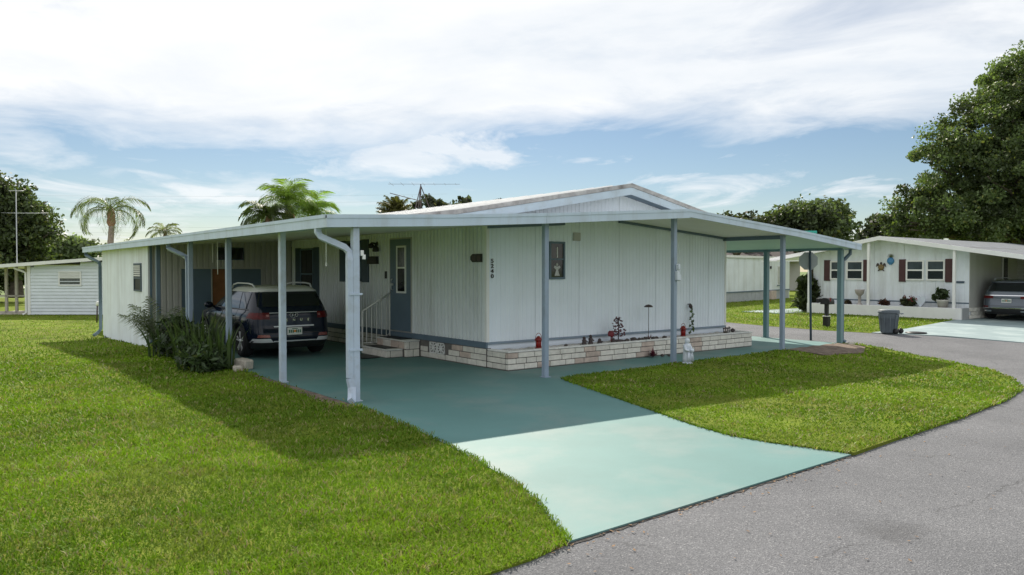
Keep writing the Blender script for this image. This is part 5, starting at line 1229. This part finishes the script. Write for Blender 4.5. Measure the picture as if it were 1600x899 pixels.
mb.build('antenna_boom', galv, t_); MB().tube([q + Vector((0, 0, 5.8)) - RT * .35, q + Vector((0, 0, 5.8)) + RT * .4], .02, 5).build('antenna_boom', galv, t_)
for k, y in enumerate((306, 318, 338, 356, 363)):
    D = 150; z0 = 1.88 + (422 - y) / 1195 * D; mb = MB(); pts = []
    for i in range(9): s_ = i / 8; xx = -300 + s_ * 1000; p = Vector(at(xx, D)); pts.append(p + Vector((0, 0, z0 + 3.0 * (s_ - .35) * (s_ - .85) + (k % 2) * .2)))
    mb.tube(pts, .011, 3); tag(mb.build('power_line', galv), ('topmost', 'second from top', 'middle', 'second from bottom', 'lowest')[k] + ' of the thin overhead power lines sagging across the left sky', 'cable', 'overhead power lines at the left')

# grit and leaf scraps in the joint between driveway and street
jt = MB(); qj = random.Random(5); ptsT = []; ptsB = []
for i in range(61):
    k = i / 60; u = -5.12 + 4.05 * k; v0 = -7.955 + .095 * k; ptsT.append((u, v0 + .01)); ptsB.append((u, v0 - .012 - .03 * qj.random() ** 2))
for i in range(60): jt.face([(*ptsT[i], -.012), (*ptsB[i], -.015), (*ptsB[i + 1], -.015), (*ptsT[i + 1], -.012)])
tag(jt.build('joint_grit', M('joint_grit', (.06, .055, .05), .95, .5, 30, bump=.8, bscale=60)), kind='structure')
sc_ = []; qn = np.random.RandomState(8)
for i in range(260):
    k = qn.rand(); u = -5.3 + 4.4 * k; v = -7.97 + .095 * k - abs(qn.normal(0, .07)) if i < 130 else -7.97 - abs(qn.normal(0, .9)); u = u if i < 130 else qn.uniform(-7, 4)
    a = qn.uniform(0, 6.28); l = qn.uniform(.006, .02); d1 = np.array([math.cos(a), math.sin(a), .2]) * l; d2 = np.array([-math.sin(a), math.cos(a), .1]) * l * .5; c_ = np.array([u, v, float(G(u, v)) - .008])
    sc_ += [c_ - d1, c_ + d2, c_ + d1, c_ - d2]
tag(mesh_np('leaf_scraps', np.array(sc_), np.arange(len(sc_)).reshape(-1, 4), M('dry_leaf', (.20, .12, .06), .8, .5, 20)), 'dry brown leaf scraps along the street edge of the driveway', 'leaf litter', kind='stuff')
# ------------------------------------------------------------------ grass blades (uncountable)
def inside(P, poly):
    x, y = P[:, 0], P[:, 1]; r_ = np.zeros(len(P), bool); n = len(poly); j = n - 1
    for i in range(n):
        xi, yi = poly[i]; xj, yj = poly[j]
        c_ = ((yi > y) != (yj > y)) & (x < (xj - xi) * (y - yi) / (yj - yi + 1e-12) + xi); r_ ^= c_; j = i
    return r_
HOLES = [[(7.35, -1.6), (9.75, -1.6), (9.55, -2.5), (8.5, -3.0), (7.2, -2.75)], [(-3.97, -2.3), (-3.7, -2.2), (-3.7, 1.6), (-3.9, 1.6), (-3.91, .2), (-4.05, -1.4)]]
def grass(name, poly, dens, hgt, seed, box, wid=.0048, edge=()):
    q = np.random.RandomState(seed); x0, x1, y0_, y1_ = box; A = (x1 - x0) * (y1_ - y0_)
    n = int(A * dens[0][1] * 1.0); P = np.c_[q.uniform(x0, x1, n), q.uniform(y0_, y1_, n)]
    P = P[inside(P, poly)]
    for line in edge:
        A_ = np.array(line, float); sl_ = np.linalg.norm(np.diff(A_, axis=0), axis=1)
        for i in range(len(sl_)):
            m = int(sl_[i] * 260); t0 = q.rand(m)[:, None]; d0 = (A_[i + 1] - A_[i]) / (sl_[i] + 1e-9); nn_ = np.array([-d0[1], d0[0]])
            cl = .5 + .5 * np.sin(t0 * sl_[i] * 9 + 3 * np.sin(t0 * sl_[i] * 3.7 + i))
            P = np.vstack([P, A_[i] + (A_[i + 1] - A_[i]) * t0 + nn_ * q.normal(0, .013, (m, 1)) * (1 + 1.1 * cl)])
    dx, dy = P[:, 0] - CAM.x, P[:, 1] - CAM.y; f = dx * FWD.x + dy * FWD.y; r_ = dx * RT.x + dy * RT.y; d_ = np.hypot(dx, dy)
    ok = (f > .5) & (np.abs(r_) < f * .70 + .6); pr = np.interp(d_, [k for k, _ in dens], [v for _, v in dens]) / dens[0][1]
    ok &= q.rand(len(P)) < pr
    for hole in HOLES: ok &= ~inside(P + q.normal(0, .05, P.shape), hole)
    P = P[ok]; d_ = d_[ok]; n = len(P)
    def vn(sc, sd2):
        g_ = np.random.RandomState(sd2); v_ = 0
        for _ in range(7):
            a_ = g_.uniform(0, 6.283); f_ = sc * g_.uniform(.6, 1.7); v_ = v_ + np.sin((P[:, 0] * np.cos(a_) + P[:, 1] * np.sin(a_)) * f_ + g_.uniform(0, 6.28) + 1.3 * np.sin((P[:, 0] * np.sin(a_) - P[:, 1] * np.cos(a_)) * f_ * .7 + a_))
        return S(v_ / 7 * 1.25 + .5)
    pa, pb, pc = vn(1.3, 1), vn(6.5, 2), vn(17., 3)
    pat = np.sin(P[:, 0] * 1.7 + 2 * np.sin(P[:, 1] * 1.1)) * np.cos(P[:, 1] * 1.9 + np.sin(P[:, 0] * 1.3)) * .5 + .5
    k = np.clip(d_ / 7, 1, 2.6) ; h = hgt * (.55 + .9 * q.rand(n)) * (.55 + .45 * pat + .45 * pb) * (1 + .15 * (k - 1)); wd = wid * k * (.7 + .6 * q.rand(n))
    a = q.uniform(0, 6.283, n); le = np.stack([np.cos(a), np.sin(a)], 1) * (h * q.uniform(.2, 1.5, n))[:, None]; b_ = a + q.uniform(-1.2, 1.2, n) + 1.57
    side_ = np.stack([np.cos(b_), np.sin(b_)], 1) * wd[:, None]
    z = G(P[:, 0], P[:, 1]) + .004
    V = np.zeros((n, 5, 3)); V[:, 0, :2] = P - side_; V[:, 1, :2] = P + side_; V[:, 0, 2] = V[:, 1, 2] = z
    mid = P + le * .45; V[:, 2, :2] = mid + side_ * .8; V[:, 3, :2] = mid - side_ * .8; V[:, 2, 2] = V[:, 3, 2] = z + h * .7
    V[:, 4, :2] = P + le; V[:, 4, 2] = z + h * .95
    i0 = np.arange(n) * 5
    F = np.concatenate([np.c_[i0, i0 + 1, i0 + 2], np.c_[i0, i0 + 2, i0 + 3], np.c_[i0 + 3, i0 + 2, i0 + 4]])
    base = np.array([.128, .222, .017]); t_ = base[None] * (.78 + .44 * q.rand(n))[:, None] * (1 + .22 * (pat - .5))[:, None]
    t_ = t_ * (.72 + .56 * (.45 * pa + .35 * pb + .2 * pc))[:, None]; yl = np.clip(.75 * pa + .45 * pb - .35, 0, 1)[:, None] * .55; t_ = t_ * (1 - yl) + t_ * np.array([1.45, 1.22, 1.1]) * yl
    dry = q.rand(n) < .05 + .30 * (pb * pc > .5) + .10 * (pat > .75); t_[dry] = np.array([.30, .27, .13]) * (.6 + .7 * q.rand(dry.sum()))[:, None]
    o = mesh_np(name, V.reshape(-1, 3), F, grass_m, None, np.tile(t_, (3, 1)), 3); tag(o, 'short green turf grass blades covering the lawn', 'grass', kind='stuff'); return n
ng = grass('grass', [(x, y) for x, y in LAWN_L], [(4, 4200), (6, 3200), (9, 1700), (14, 650), (22, 120), (40, 30), (60, 0)], .030, 61, (-22, 2, -8.6, 34), edge=(DRIVE_L, [(-12, -8.3), (-7, -8.12), (-5.85, -8.05), (-5.48, -8.03), (-5.08, -7.95)]))
ng += grass('grass', [(x, y) for x, y in LAWN_R], [(4, 2600), (8, 2200), (11, 1300), (16, 600), (30, 200)], .030, 62, (-1.5, 10.3, -7.9, -1.6), edge=(DRIVE_R, LAWN_R[len(DRIVE_R):]))
ng += grass('grass', [(x, y) for x, y in LAWN_F], [(4, 200), (24, 200), (34, 90), (55, 20)], .03, 63, (13.7, 40, -.5, 30))
print('grass blades', ng)
for o in list(bpy.data.objects):
    for k in ('_o', '_p'):
        if k in o: del o[k]
